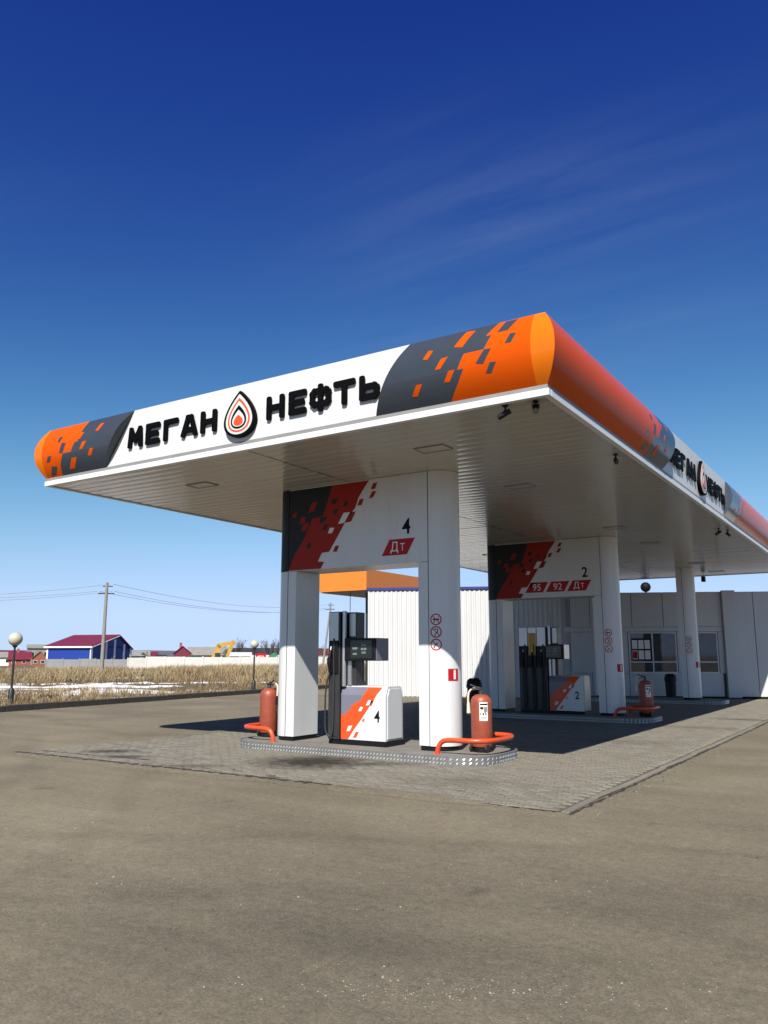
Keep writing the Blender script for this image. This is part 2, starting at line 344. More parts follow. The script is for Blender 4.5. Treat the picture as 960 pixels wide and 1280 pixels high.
def textmesh(txt, size, bold=0.0, squeeze=1.0):
    c = bpy.data.curves.new('print', 'FONT'); c.body = txt; c.size = 1.0; c.offset = bold; c.resolution_u = 4
    o = bpy.data.objects.new('print', c); COL.objects.link(o); bpy.context.view_layer.update()
    me = bpy.data.meshes.new_from_object(o.evaluated_get(bpy.context.evaluated_depsgraph_get()))
    bpy.data.objects.remove(o)
    vs = [v.co.copy() for v in me.vertices]; fs = [list(p.vertices) for p in me.polygons]
    x0 = min(v.x for v in vs); x1 = max(v.x for v in vs); y0 = min(v.y for v in vs); y1 = max(v.y for v in vs)
    k = size / (y1 - y0)
    return [((v.x - (x0 + x1) / 2) * k * squeeze, (v.y - y0) * k) for v in vs], fs
def text_on(mb, txt, x, z, y, size, bold=0.0, squeeze=1.0, shear=0.0):
    vs, fs = textmesh(txt, size, bold, squeeze)
    mb.add([(x + a + shear * b, y, z + b) for a, b in vs], fs)
def ray_dir(px):
    ang = YAW - math.atan((px - 480) / 1023.0); return Vector((-math.sin(ang), math.cos(ang), 0))
def at(px, dist, z=0.0):
    """a ground point in the compass direction of image column px, dist metres from the camera"""
    d = ray_dir(px) * dist; return Vector((d.x, d.y, z))

# ------------------------------------------------------------------ terrain
def kerb_x(y): return -22.3 - 0.13 * (y - 14)
def left_of_kerb(x, y): return (kerb_x(y) - x) / math.sqrt(1 + .13 ** 2)
def sstep(a, b, t):
    t = min(1, max(0, (t - a) / (b - a))); return t * t * (3 - 2 * t)
def field_z(x, y):
    s = left_of_kerb(x, y)
    if s < -0.5: return -0.25
    z = 0.10 - 1.25 * sstep(8, 125, s)
    z += 0.10 * (mnoise.noise(Vector((x * .11, y * .11, 0))) + 0.5 * mnoise.noise(Vector((x * .4, y * .4, 3)))) * sstep(0.5, 6, s)
    if s < 0.4: z = z * sstep(-0.5, 0.2, s) - 0.25 * (1 - sstep(-0.5, 0.2, s))
    return z
def polar_grid(rs, az, fz):
    vs = []; fs = []
    for r in rs:
        for a in az:
            x, y = r * math.sin(a), r * math.cos(a); vs.append((x, y, fz(x, y)))
    n = len(az)
    for i in range(len(rs) - 1):
        for k in range(n - 1): fs.append((i * n + k, i * n + k + 1, (i + 1) * n + k + 1, (i + 1) * n + k))
    return vs, fs
rs = [1.0, 6, 12, 16] + [18 + 0.75 * i for i in range(70)] + [72 * 1.06 ** i for i in range(80)]
az = [R(-180 + 2.4 * i) for i in range(151)]
mb = MB(); v, f = polar_grid(rs, az, field_z); mb.add(v, f)
tagg(mb.build('field', 'soil', smooth=180), kind='structure')
# fine strip along the kerb so the verge edge stays crisp
mb = MB(); ys = [-25 + 0.5 * i for i in range(200)]; ss = [0.09, 0.3, 0.6, 1.0, 1.5, 2.2, 3.0, 4.0]
vs = []; fs = []
for y in ys:
    for s_ in ss:
        x = kerb_x(y) - s_; vs.append((x, y, max(field_z(x, y), 0.08) + 0.015 + 0.03 * mnoise.noise(Vector((x * 2, y * 2, 7)))))
for i in range(len(ys) - 1):
    for k in range(len(ss) - 1): fs.append((i * len(ss) + k, i * len(ss) + k + 1, (i + 1) * len(ss) + k + 1, (i + 1) * len(ss) + k))
mb.add(vs, fs); tagg(mb.build('verge', 'soil', smooth=180), kind='structure')
# asphalt yard
mb = MB(); ys = [-60 + 5 * i for i in range(34)]
vs = []; fs = []
for y in ys: vs += [(kerb_x(y) - 0.05, y, 0), (-12, y, 0), (0, y, 0), (20, y, 0), (90, y, 0)]
for i in range(len(ys) - 1):
    for k in range(4): fs.append((i * 5 + k, i * 5 + k + 1, i * 5 + 6 + k, i * 5 + 5 + k))
mb.add(vs, fs); yard = tagg(mb.build('asphalt_yard', 'asphalt'), kind='structure')
# hills
for name, rr, hh, seed in (('far_hills', 4200, 30, 1), ('mid_hills', 2300, 12, 5)):
    mb = MB(); vs = []; fs = []; A = [R(-110 + 1.0 * i) for i in range(160)]
    for i, a in enumerate(A):
        h = hh * (0.95 + 0.30 * mnoise.noise(Vector((a * 5, seed, 0))) + 0.10 * mnoise.noise(Vector((a * 24, seed, 2))))
        for (q, zz) in ((rr * .75, -3), (rr * 0.93, h * .7), (rr, h), (rr * 1.3, -3)): vs.append((q * math.sin(a), q * math.cos(a), zz))
    for i in range(len(A) - 1):
        for k in range(3): fs.append((i * 4 + k, i * 4 + k + 1, i * 4 + 5 + k, i * 4 + 4 + k))
    mb.add(vs, fs); tagg(mb.build(name, 'hill', smooth=180), kind='structure')

# kerb along the verge
kerb = empty('roadside_kerb', (kerb_x(20), 20, 0), label='low dark concrete kerb between the asphalt and the dry grass field', cat='kerb')
km = MB().extrude_z([(-.08, -.495), (.08, -.495), (.08, .495), (-.08, .495)], 0, 0.20).build('kerb_stone', 'kerb', kerb, bevel=0.015)
km.data.name = 'kerb_stone'; first = True
for i in range(62):
    y = -14 + i * 1.0 * math.cos(math.atan(.13)); o = km if first else km.copy()
    if not first: COL.objects.link(o)
    first = False
    o.location = (kerb_x(y) - kerb_x(20), y - 20, -0.02 + rnd.uniform(-.008, .008)); o.rotation_euler = (0, rnd.uniform(-.02, .02), math.atan(.13))

# ------------------------------------------------------------------ paved apron
AX0, AX1, AY0, AY1 = -12.65, -3.12, 8.4, 33.2
apron = tagg(MB().add([(AX0, AY0, .005), (AX1 - .1, AY0, .005), (AX1 - .1, AY1, .005), (AX0, AY1, .005)], [(0, 1, 2, 3)]).build('paved_apron', 'dust'), kind='structure')
PL, PW, G = 0.2, 0.1, 0.006
def paver_mesh():
    a, c = (PL - G) / 2, (PW - G) / 2; e = 0.006
    return [(-a, -c, 0), (a, -c, 0), (a, c, 0), (-a, c, 0), (-a + e, -c + e, .014), (a - e, -c + e, .014), (a - e, c - e, .014), (-a + e, c - e, .014)], [(4, 5, 6, 7), (0, 1, 5, 4), (1, 2, 6, 5), (2, 3, 7, 6), (3, 0, 4, 7)]
pv, pf = paver_mesh()
pme = MB().add(pv, pf).build('paver', 'paver', apron); bpy.data.objects.remove(pme)
spots = []
ny = int((AY1 - AY0) / PW); nx = int((AX1 - .1 - AX0) / PL)
for j in range(ny):
    y = AY0 + (j + .5) * PW
    for i in range(nx + 1):
        x = AX0 + (i + .5 + (0.5 if j % 2 else 0)) * PL
        if x > AX1 - .1 - PL / 2 + .01: continue
        if j < 7 and rnd.random() < 0.05 * (7 - j) * (0.4 + mnoise.noise(Vector((x * .6, y * 2, 0)))): continue
        if -10.1 < x < -5.4 and 11.0 < y < 12.5: continue
        spots.append((x, y, 0.002 * rnd.uniform(-1.5, 1.5) + 0.008 * mnoise.noise(Vector((x * .7, y * .7, 1)))))
spots.sort(key=lambda p: p[0] ** 2 + p[1] ** 2)
pmesh = bpy.data.meshes['paver']
for (x, y, z) in spots[:290]:
    o = bpy.data.objects.new('paver', pmesh); COL.objects.link(o); o.parent = apron; o.location = (x, y, .005 + z)
    o.rotation_euler = (rnd.uniform(-.012, .012), rnd.uniform(-.01, .01), rnd.uniform(-.012, .012))
mb = MB()
for (x, y, z) in spots[290:]:
    t1, t2 = rnd.uniform(-.012, .012), rnd.uniform(-.01, .01)
    mb.add([(x + a, y + b, .005 + z + c + (t1 * b + t2 * a if c else 0)) for a, b, c in pv], pf)
me = bpy.data.meshes.new('paver_field'); me.from_pydata(mb.v, [], mb.f); me.materials.append(M['paver']); me.update()
o = bpy.data.objects.new('paver_field', me); COL.objects.link(o); o.parent = apron; o['kind'] = 'stuff'
em = None
for i in range(25):
    if em is None:
        em = MB().box(-.045, .045, -.49, .49, 0, .021).build('edging_stone', 'paver', apron, bevel=.008); o = em
    else:
        o = em.copy(); COL.objects.link(o)
    o.location = (AX1 - .05 + rnd.uniform(-.008, .008), AY0 + .45 + i * 1.0, rnd.uniform(-.012, .002)); o.rotation_euler = (rnd.uniform(-.008, .008), rnd.uniform(-.05, .05), rnd.uniform(-.02, .02))
# ragged dark joints where the paving meets the asphalt
def ribbon(mb, p0, p1, wid, n, seed, gaps=0.35):
    p0, p1 = Vector(p0), Vector(p1); d = (p1 - p0); nn = Vector((-d.y, d.x, 0)).normalized(); last = None
    for i in range(n + 1):
        t = i / n; c = p0 + d * t + nn * 0.03 * mnoise.noise(Vector((t * n * .21, seed, 0)))
        k = mnoise.noise(Vector((t * n * .13, seed, 4))) + 0.4 * mnoise.noise(Vector((t * n * .5, seed, 9)))
        ww = max(0.0, wid * (0.6 + 1.1 * k + (0.5 - gaps)))
        a = len(mb.v); mb.v += [tuple(c + nn * ww), tuple(c - nn * ww)]
        if last is not None and ww > 0.004: mb.f.append([last, last + 1, a + 1, a]); mb.m.append(0)
        last = a
mb = MB(); ribbon(mb, (AX0 - .1, AY0 + .012, .029), (-6.2, AY0 + .012, .0295), .055, 420, 3, .45); ribbon(mb, (-6.1, AY0 - .02, .029), (AX1 - .1, AY0 - .03, .004), .012, 220, 6, .4)
ribbon(mb, (AX1 + .025, AY0 - .1, .004), (AX1 + .015, AY1, .004), .03, 700, 8, .55)
ribbon(mb, (AX0 + .1, AY0 + .35, .026), (AX0 + 2.6, AY0 + .5, .026), .025, 70, 21, .55)
mb.build('joint_crack', 'crack', yard)

# sand drifted over the paving edges
def drift(name, p0, p1, n, w_in, w_out, seed):
    mb = MB(); p0, p1 = Vector(p0), Vector(p1); d = p1 - p0; nn = Vector((-d.y, d.x, 0)).normalized(); N = Vector
    for i in range(n + 1):
        t = i / n; q = t * d.length; c = p0 + d * t; tp = sstep(0, .06, t) * sstep(0, .12, 1 - t)
        a = w_in * max(0.02, .35 + 1.1 * mnoise.noise(N((q * .45, seed, 0))) + .5 * mnoise.noise(N((q * 2.3, seed, 3))) + .28 * mnoise.noise(N((q * 9, seed, 5))))
        b_ = w_out * (1 + .6 * mnoise.noise(N((q * 1.1, seed, 8))))
        a *= tp; b_ *= .2 + .8 * tp; zt_ = .004 + .0235 * tp
        k = len(mb.v); mb.v += [tuple(c - nn * b_ + N((0, 0, .002))), tuple(c - nn * .01 + N((0, 0, zt_))), tuple(c + nn * a * .7 + N((0, 0, zt_))), tuple(c + nn * a + N((0, 0, .65 * zt_)))]
        if i:
            for j in range(3): mb.f.append([k - 4 + j, k + j, k + j + 1, k - 3 + j]); mb.m.append(0)
    mb.build(name, 'asphalt', yard, smooth=180)
drift('sand_drift', (AX0 - .3, AY0 + .0, 0), (AX1 - .5, AY0, 0), 420, .15, .2, 3)
drift('sand_drift', (AX0, AY1, 0), (AX0, AY0 - .1, 0), 420, .6, .25, 11)
# loose pebbles on the yard
mb = MB()
def pebble(x, y, s, z=0):
    pts = [(s * rnd.uniform(.7, 1.1), 0, 0), (0, s * rnd.uniform(.6, 1), 0), (-s * rnd.uniform(.7, 1.1), 0, 0), (0, -s * rnd.uniform(.6, 1), 0), (rnd.uniform(-.2, .2) * s, rnd.uniform(-.2, .2) * s, s * rnd.uniform(.5, .9))]
    a = rnd.uniform(0, 6.28); ca, sa = math.cos(a), math.sin(a)
    mb.add([(x + p * ca - q * sa, y + p * sa + q * ca, z + r_ - .001) for p, q, r_ in pts], [(0, 1, 4), (1, 2, 4), (2, 3, 4), (3, 0, 4)])
clusters = [(-2.05, 3.75, 1.1, .16, 28, 150), (-2.3, 3.6, .7, .3, 20, 70), (-1.75, 3.95, .5, .2, 20, 45), (-4.7, 4.4, .9, .5, 20, 90), (-1.9, 5.7, .8, .5, 0, 40), (-3.4, 5.5, 1.3, .5, 30, 70), (-6.3, 5.4, 1.6, .5, 30, 110), (-7.6, 6.6, 1.8, .4, 30, 90),
            (-2.9, 10.2, .12, 2.2, 0, 160), (-4, 8.2, 1.2, .1, 0, 60), (-8, 8.25, 3, .1, 0, 90), (-5.2, 3.2, .9, .5, 40, 70), (-3.3, 4.5, .7, .4, 20, 60), (-4.1, 6.8, 2, .6, 10, 60), (-1.0, 4.4, .6, .4, 0, 40)]
for (cx, cy, sx, sy, rot, n) in clusters:
    for _ in range(int(n * 1.6)):
        a, b_ = rnd.gauss(0, .5) * sx, rnd.gauss(0, .5) * sy; t = R(rot)
        pebble(cx + a * math.cos(t) - b_ * math.sin(t), cy + a * math.sin(t) + b_ * math.cos(t), min(.013, .0041 * math.exp(rnd.gauss(0, .45))))
for _ in range(1500):
    r_ = 2.5 + 12 * rnd.random() ** 1.3; d = ray_dir(rnd.uniform(-150, 1150)) * r_; pebble(d.x, d.y, min(.009, .0028 * math.exp(rnd.gauss(0, .45))))
for _ in range(420): 
    r_ = 3 + 12 * rnd.random() ** 1.3; d = ray_dir(rnd.uniform(-150, 1150)) * r_; mb.cur = 1; pebble(d.x, d.y, .006 * math.exp(rnd.gauss(0, .5)))
for _ in range(260): pebble(-2.95 + rnd.gauss(0, .12), rnd.uniform(8.4, 16), .007 * math.exp(rnd.gauss(0, .5)))
o = mb.build('loose_pebbles', ['pebble', 'kerb']); tagg(o, 'pale loose pebbles scattered over the dusty asphalt', 'gravel', kind='stuff')

# ------------------------------------------------------------------ fuel canopy
CX0, CX1, CY0, CY1 = -12.87, -3.30, 8.68, 32.70
ZS, ZB, ZT, BUL = 4.62, 4.76, 5.66, 0.17
def wb(mb, name, mats, root, **k):
    """build in world coordinates and parent to an (unrotated) root"""
    o = mb.build(name, mats, root, **k); o.matrix_parent_inverse = Matrix.Translation(-root.location); return o
canopy = empty('fuel_canopy', ((CX0 + CX1) / 2, (CY0 + CY1) / 2, ZS), label='long flat filling station canopy with rounded orange, grey and white fascia', cat='canopy')
def bul(v): return BUL * 4 * v * (1 - v)
R_or = [[(-4.9, 0.64), (-4.83, 0.62), (-4.76, 0.75), (-4.83, 0.77)], [(-4.46, 0.73), (-4.34, 0.7), (-4.2, 0.95), (-4.33, 0.97)], [(-4.72, 0.44), (-4.64, 0.44), (-4.53, 0.6), (-4.63, 0.59)], [(-4.61, 0.25), (-4.53, 0.24), (-4.44, 0.39), (-4.53, 0.39)], [(-5.1, 0.15), (-5.02, 0.14), (-4.92, 0.29), (-5.01, 0.29)]]
R_gr = [[(-3.88, 0.82), (-3.74, 0.82), (-3.64, .99), (-3.8, .99)], [(-3.76, 0.61), (-3.68, 0.61), (-3.62, 0.74), (-3.7, 0.75)], [(-4.15, 0.41), (-4.05, 0.39), (-3.94, 0.58), (-4.03, 0.59)], [(-4.03, 0.26), (-3.96, 0.25), (-3.88, 0.38), (-3.96, 0.39)]]
R_b = [(0, -4.58), (.21, -4.42), (.38, -4.32), (.381, -4.41), (.59, -4.31), (.591, -4.04), (.80, -3.95), (.801, -4.03), (1, -3.89)]
L_or = [[(-11.39, 0.71), (-11.3, 0.7), (-11.23, 0.85), (-11.32, 0.86)], [(-11.86, 0.62), (-11.76, 0.61), (-11.69, 0.74), (-11.8, 0.75)], [(-11.76, 0.4), (-11.67, 0.4), (-11.57, 0.54), (-11.68, 0.54)], [(-11.56, 0.25), (-11.47, 0.25), (-11.39, 0.37), (-11.48, 0.38)], [(-12.13, 0.08), (-11.99, 0.08), (-11.85, 0.27), (-11.99, 0.27)]]
L_gr = [[(-12.32, 0.41), (-12.22, 0.4), (-12.14, 0.59), (-12.26, 0.61)], [(-12.7, 0.03), (-12.55, 0.04), (-12.44, 0.17), (-12.58, 0.19)], [(-12.7, 0.28), (-12.6, 0.28), (-12.54, 0.39), (-12.64, 0.39)], [(-12.4, 0.64), (-12.33, 0.64), (-12.28, 0.75), (-12.38, 0.75)]]
L_b = [(0, -12.4), (.21, -12.33), (.39, -12.22), (.391, -12.0), (.57, -11.9), (.571, -11.82), (1, -11.75)]
def interp(tab, v):
    for (a, p), (b, q) in zip(tab, tab[1:]):
        if v <= b: return p + (q - p) * (v - a) / max(1e-6, b - a)
    return tab[-1][1]
def wl(v): return -11.22 + 0.64 * v       # white panel, left end
def wr(v): return -5.72 + 0.54 * v        # white panel, right end
VS = sorted(set([i / 26 for i in range(27)] + [.38, .381, .39, .391, .57, .571, .59, .591, .80, .801]))
def strip(mb, place, a, b, d=0.0, vs=VS):
    n = len(vs); pts = [place(a(v), ZB + (ZT - ZB) * v, bul(v) + d) for v in vs] + [place(b(v), ZB + (ZT - ZB) * v, bul(v) + d) for v in vs]
    mb.add(pts, [(i, n + i, n + i + 1, i + 1) for i in range(n - 1)])
def patch(mb, place, q, d=0.004, n=7):
    vs = []; fs = []
    for j in range(n + 1):
        t = j / n
        for k in (0, 1):
            p0, p1 = (q[0], q[3]) if k == 0 else (q[1], q[2])
            s, v = p0[0] + (p1[0] - p0[0]) * t, p0[1] + (p1[1] - p0[1]) * t
            vs.append(place(s, ZB + (ZT - ZB) * v, bul(v) + d))
        if j: fs.append((2 * j - 2, 2 * j - 1, 2 * j + 1, 2 * j))
    mb.add(vs, fs)
def stroke(p, q, t, r=0.4):
    p, q = Vector(p), Vector(q); d = (q - p).normalized(); nrm = Vector((-d.y, d.x)); h = t / 2; c = h * r * 2 * .8
    pts = []
    for (o, sx, sy) in ((q, 1, 1), (p, -1, 1), (p, -1, -1), (q, 1, -1)):
        ctr = o + d * sx * (h - c) + nrm * sy * (h - c)
        base = {(1, 1): 0, (-1, 1): 90, (-1, -1): 180, (1, -1): 270}[(sx, sy)]
        for a in (0, 30, 60, 90):
            an = R(base + a); pts.append(ctr + d * math.cos(an) * c + nrm * math.sin(an) * c)
    return [(a.x, a.y) for a in pts]
T_ = 0.25; lo, hi = .125, .875
GL = {'М': [((.135, lo), (.2, hi)), ((.22, hi - .03), (.5, .36)), ((.5, .36), (.78, hi - .03)), ((.865, lo), (.8, hi))],
      'Е': [((.17, lo), (.17, hi)), ((.17, hi), (.84, hi)), ((.17, .5), (.74, .5)), ((.17, lo), (.84, lo))],
      'Г': [((.17, lo), (.17, hi)), ((.17, hi), (.84, hi))],
      'А': [((.13, lo), (.40, hi)), ((.87, lo), (.60, hi)), ((.4, hi), (.6, hi)), ((.27, .31), (.73, .31))],
      'Н': [((.15, lo), (.15, hi)), ((.85, lo), (.85, hi)), ((.15, .5), (.85, .5))],
      'Ф': [((.5, .06), (.5, .94)), ((.2, .78), (.8, .78)), ((.2, .24), (.8, .24)), ((.1, .68), (.1, .34)), ((.9, .68), (.9, .34)), ((.1, .68), (.2, .78)), ((.9, .68), (.8, .78)), ((.1, .34), (.2, .24)), ((.9, .34), (.8, .24))],
      'Т': [((.1, hi), (.9, hi)), ((.5, lo), (.5, hi))],
      'Ь': [((.17, lo), (.17, hi)), ((.17, .53), (.75, .53)), ((.17, lo), (.75, lo)), ((.85, .44), (.85, .23)), ((.75, .53), (.85, .44)), ((.75, lo), (.85, .23))]}
def drop(cx, z0, z1, wid, n=40):
    """pointed drop outline"""
    pts = []; h = z1 - z0; r = wid / 2
    for i in range(n):
        t = 2 * math.pi * i / n                      # 0 = tip
        u = math.sin(t) * abs(math.sin(t / 2)) ** 0.95 / 0.775
        pts.append((cx + u * r, z0 + h * (1 + math.cos(t)) / 2))
    return pts
def fascia_side(place, s0, s1, name, sunlit_corner, sign=True):
    ends = (lambda v: s0(v)), (lambda v: s1(v))
    aL = (lambda v: -12.82) if sunlit_corner else ends[0]; aR = (lambda v: -3.43) if sunlit_corner else ends[1]
    for side, (ea, eb, ec, ors, grs) in enumerate(((aL, lambda v: interp(L_b, v), wl, L_or, L_gr), (aR, lambda v: interp(R_b, v), wr, R_or, R_gr))):
        mb = MB(); strip(mb, place, *((ea, eb) if side == 0 else (eb, ea))); o1 = wb(mb, 'orange_fascia', 'orange', canopy, smooth=40)
        mb = MB(); strip(mb, place, *((eb, ec) if side == 0 else (ec, eb)))
        n = len(VS); mb.add([place(ec(v), ZB + (ZT - ZB) * v, 0) for v in VS] + [place(ec(v), ZB + (ZT - ZB) * v, bul(v)) for v in VS], [(i, i + 1, n + i + 1, n + i) for i in range(n - 1)])
        o2 = wb(mb, 'slate_fascia', 'slate', canopy, smooth=40)
        for q in ors: mb = MB(); patch(mb, place, q); mb.build('orange_check', 'orange', o2, smooth=60)
        for q in grs: mb = MB(); patch(mb, place, q); mb.build('slate_check', 'slate', o1, smooth=60)
    if sunlit_corner:
        for a, b in ((ends[0], aL), (aR, ends[1])):
            mb = MB(); strip(mb, place, a, b); wb(mb, 'sunlit_corner_panel', 'sunlit_corner', canopy, smooth=40)
    mb = MB()
    f = [(wl(0) - .05, ZB), (wr(0) + .05, ZB), (wr(1) + .05, ZT), (wl(1) - .05, ZT)]
    mb.prism(f, lambda s, z: place(s, z, -.004), lambda s, z: place(s, z, -.04))
    sp = wb(mb, 'sign_panel', 'sign_white', canopy); sp['label'] = 'white sign panel with black letters on the ' + name
    for word, x0, x1 in (('МЕГАН', -10.70, -8.60), ('НЕФТЬ', -7.67, -5.61)):
        cw = (x1 - x0) / 5
        for i, ch in enumerate(word):
            mb = MB(); gx, gw, gz, gh = x0 + i * cw + .03, cw - .06, 5.0, 0.36
            for k, (p, q) in enumerate(GL[ch]):
                pl = stroke(p, q, T_); mb.prism([(gx + a * gw, gz + b * gh) for a, b in pl], lambda s, z: place(s, z, .016), lambda s, z, k=k: place(s, z, .038 + .001 * k))
            mb.build('letter', 'letter', sp, smooth=30)
    mb = MB()
    layers = [('letter', 4.82, 5.54, .62, .012, .075), ('sign_white', 4.862, 5.485, .525, .03, .079), ('print_or', 4.895, 5.425, .44, .03, .082), ('sign_white', 4.92, 5.375, .375, .03, .085),
              ('letter', 4.945, 5.31, .31, .03, .088), ('sign_white', 4.975, 5.235, .245, .03, .091), ('print_or', 4.99, 5.16, .185, .03, .094)]
    ms = ['letter', 'sign_white', 'print_or']
    for (mm, z0, z1, wd, d0, d1) in layers:
        mb.cur = ms.index(mm); mb.prism(drop(-8.13, z0, z1, wd), lambda s, z: place(s, z, d0), lambda s, z: place(s, z, d1))
    mb.build('drop_emblem', ms, sp, smooth=30)
fascia_side(lambda s, z, d: (s, CY0 - d, z), lambda v: CX0 - bul(v), lambda v: CX1 + bul(v), 'front of the canopy', True)
SH = 25.17
fascia_side(lambda s, z, d: (CX1 + d, s + SH, z), lambda v: CY0 - bul(v) - SH, lambda v: CY1 + bul(v) - SH, 'right side of the canopy', False)
for pl_, a_, b_ in ((lambda s, z, d: (s, CY1 + d, z), CX0, CX1), (lambda s, z, d: (CX0 - d, s, z), CY0, CY1)):
    mb = MB(); strip(mb, pl_, lambda v: a_ - bul(v), lambda v: b_ + bul(v)); wb(mb, 'plain_orange_fascia', 'orange', canopy, smooth=40)
wb(MB().box(CX0 + .01, CX1 - .01, CY0 + .05, CY1 - .01, ZT - .05, ZT - .005), 'roof_sheet', 'reveal', canopy)
for (a, b, c, d) in ((CX0 - .02, CX1 + .02, CY0 - .02, CY0 + .06), (CX0 - .02, CX1 + .02, CY1 - .06, CY1 + .02), (CX0 - .02, CX0 + .06, CY0 + .062, CY1 - .062), (CX1 - .06, CX1 + .02, CY0 + .062, CY1 - .062)):
    wb(MB().box(a, b, c, d, ZS, ZS + .085), 'trim_strip', 'trim', canopy, bevel=.004)
for (a, b, c, d) in ((CX0, CX1, CY0, CY0 + .05), (CX0, CX1, CY1 - .05, CY1), (CX0, CX0 + .05, CY0 + .052, CY1 - .052), (CX1 - .05, CX1, CY0 + .052, CY1 - .052)):
    wb(MB().box(a, b, c, d, ZS + .087, ZB + .006), 'reveal_strip', 'reveal', canopy)
wb(MB().box(CX0 + .062, CX1 - .062, CY0 + .064, CY1 - .064, ZS + .05, ZS + .09), 'soffit_deck', 'dark_steel', canopy)
# linear soffit slats in two lengths
PITCH_S = 0.25; NR = int((CY1 - CY0 - .13) / PITCH_S); half = (CX1 - CX0 - .13) / 2 - .012
prof = [(-.1225, .028), (-.121, .006), (-.114, .0), (-.06, -.0022), (0, -.003), (.06, -.0022), (.114, .0), (.121, .006), (.1225, .028)]
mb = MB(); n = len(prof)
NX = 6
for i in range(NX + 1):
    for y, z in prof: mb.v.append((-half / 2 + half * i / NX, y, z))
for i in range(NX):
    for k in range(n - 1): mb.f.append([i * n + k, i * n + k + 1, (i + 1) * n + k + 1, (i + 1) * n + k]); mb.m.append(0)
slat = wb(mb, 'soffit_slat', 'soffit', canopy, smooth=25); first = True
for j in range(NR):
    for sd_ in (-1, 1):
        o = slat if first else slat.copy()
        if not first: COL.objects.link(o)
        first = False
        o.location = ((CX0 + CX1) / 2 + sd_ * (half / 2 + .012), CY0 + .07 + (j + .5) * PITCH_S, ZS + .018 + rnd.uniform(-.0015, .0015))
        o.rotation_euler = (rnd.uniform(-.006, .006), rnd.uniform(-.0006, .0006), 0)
lt = None
for yc in (11.75, 20.65, 29.55):
    for dy in (-1.58, 1.62):
        for xc in (-5.68, -10.45):
            y = yc + dy
            fr = wb(MB().box(xc - .25, xc + .25, y - .16, y - .148, ZS + .002, ZS + .03).box(xc - .25, xc + .25, y + .148, y + .16, ZS + .002, ZS + .03).box(xc - .25, xc - .238, y - .147, y + .147, ZS + .002, ZS + .03).box(xc + .238, xc + .25, y - .147, y + .147, ZS + .002, ZS + .03), 'soffit_light', 'reveal', canopy)
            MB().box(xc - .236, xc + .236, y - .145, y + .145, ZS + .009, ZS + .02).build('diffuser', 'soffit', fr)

# ------------------------------------------------------------------ pump islands, portals
IX0, IX1, IYD = -10.33, -5.34, 0.9
def rrect(x0, x1, y0, y1, r, n=8):
    p = []
    for cx, cy, a0 in ((x1 - r, y1 - r, 0), (x0 + r, y1 - r, 90), (x0 + r, y0 + r, 180), (x1 - r, y0 + r, 270)):
        for i in range(n + 1):
            a = R(a0 + 90 * i / n); p.append((cx + r * math.cos(a), cy + r * math.sin(a)))
    return p
def island(yc, label):
    root = empty('pump_island', ((IX0 + IX1) / 2, yc, 0), label=label, cat='pump island', group='pump islands under the canopy')
    outer = rrect(IX0, IX1, yc - IYD, yc + IYD, .62, 10); inner = rrect(IX0 + .02, IX1 - .02, yc - IYD + .02, yc + IYD - .02, .60, 10)
    mb = MB(); n = len(outer)
    for ring, z in ((outer, 0), (outer, .142), (inner, .142), (inner, .12)): mb.v += [(x, y, z) for x, y in ring]
    for k in range(3):
        for i in range(n): mb.f.append([k * n + i, k * n + (i + 1) % n, (k + 1) * n + (i + 1) % n, (k + 1) * n + i]); mb.m.append(0)
    rim = wb(mb, 'metal_rim', 'rim', root, smooth=30)
    # raised studs of the chequer plate
    per = []; 
    for i in range(n):
        a, b = Vector(outer[i]), Vector(outer[(i + 1) % n]); L_ = (b - a).length; m_ = max(1, round(L_ / .062))
        if L_ < .04: m_ = 1
        for k in range(m_):
            per.append((a + (b - a) * (k + .5) / m_, (b - a).normalized()))
    sm = MB(); k = 0; acc = 99; last = None
    for p, d in per:
        if last is not None and (p - last).length < .055: continue
        last = p; nn = Vector((d.y, -d.x))
        for r_, z in enumerate((.042, .098)):
            k += 1; s = 1 if (k + r_) % 2 else -1
            c = Vector((p.x, p.y, z)); du = Vector((d.x, d.y, 0)); up = Vector((0, 0, 1)); N3 = Vector((nn.x, nn.y, 0))
            ax = (du + up * s).normalized(); bx = (du - up * s).normalized()
            sm.add([c + ax * .030 + N3 * .0005, c + bx * .013 + N3 * .0005, c - ax * .030 + N3 * .0005, c - bx * .013 + N3 * .0005, c + N3 * .007], [(0, 1, 4), (1, 2, 4), (2, 3, 4), (3, 0, 4)])
    st = sm.build('chequer_studs', 'chequer', rim); st['kind'] = 'stuff'
    wb(MB().extrude_z(inner, .02, .132), 'concrete_top', 'concrete', root)
    return root
island(11.75, 'pump island with studded metal rim under the dispenser marked 4, nearest the camera')
island(20.65, 'shaded pump island under the dispenser marked 2')
island(29.55, 'farthest pump island, under the last canopy column')

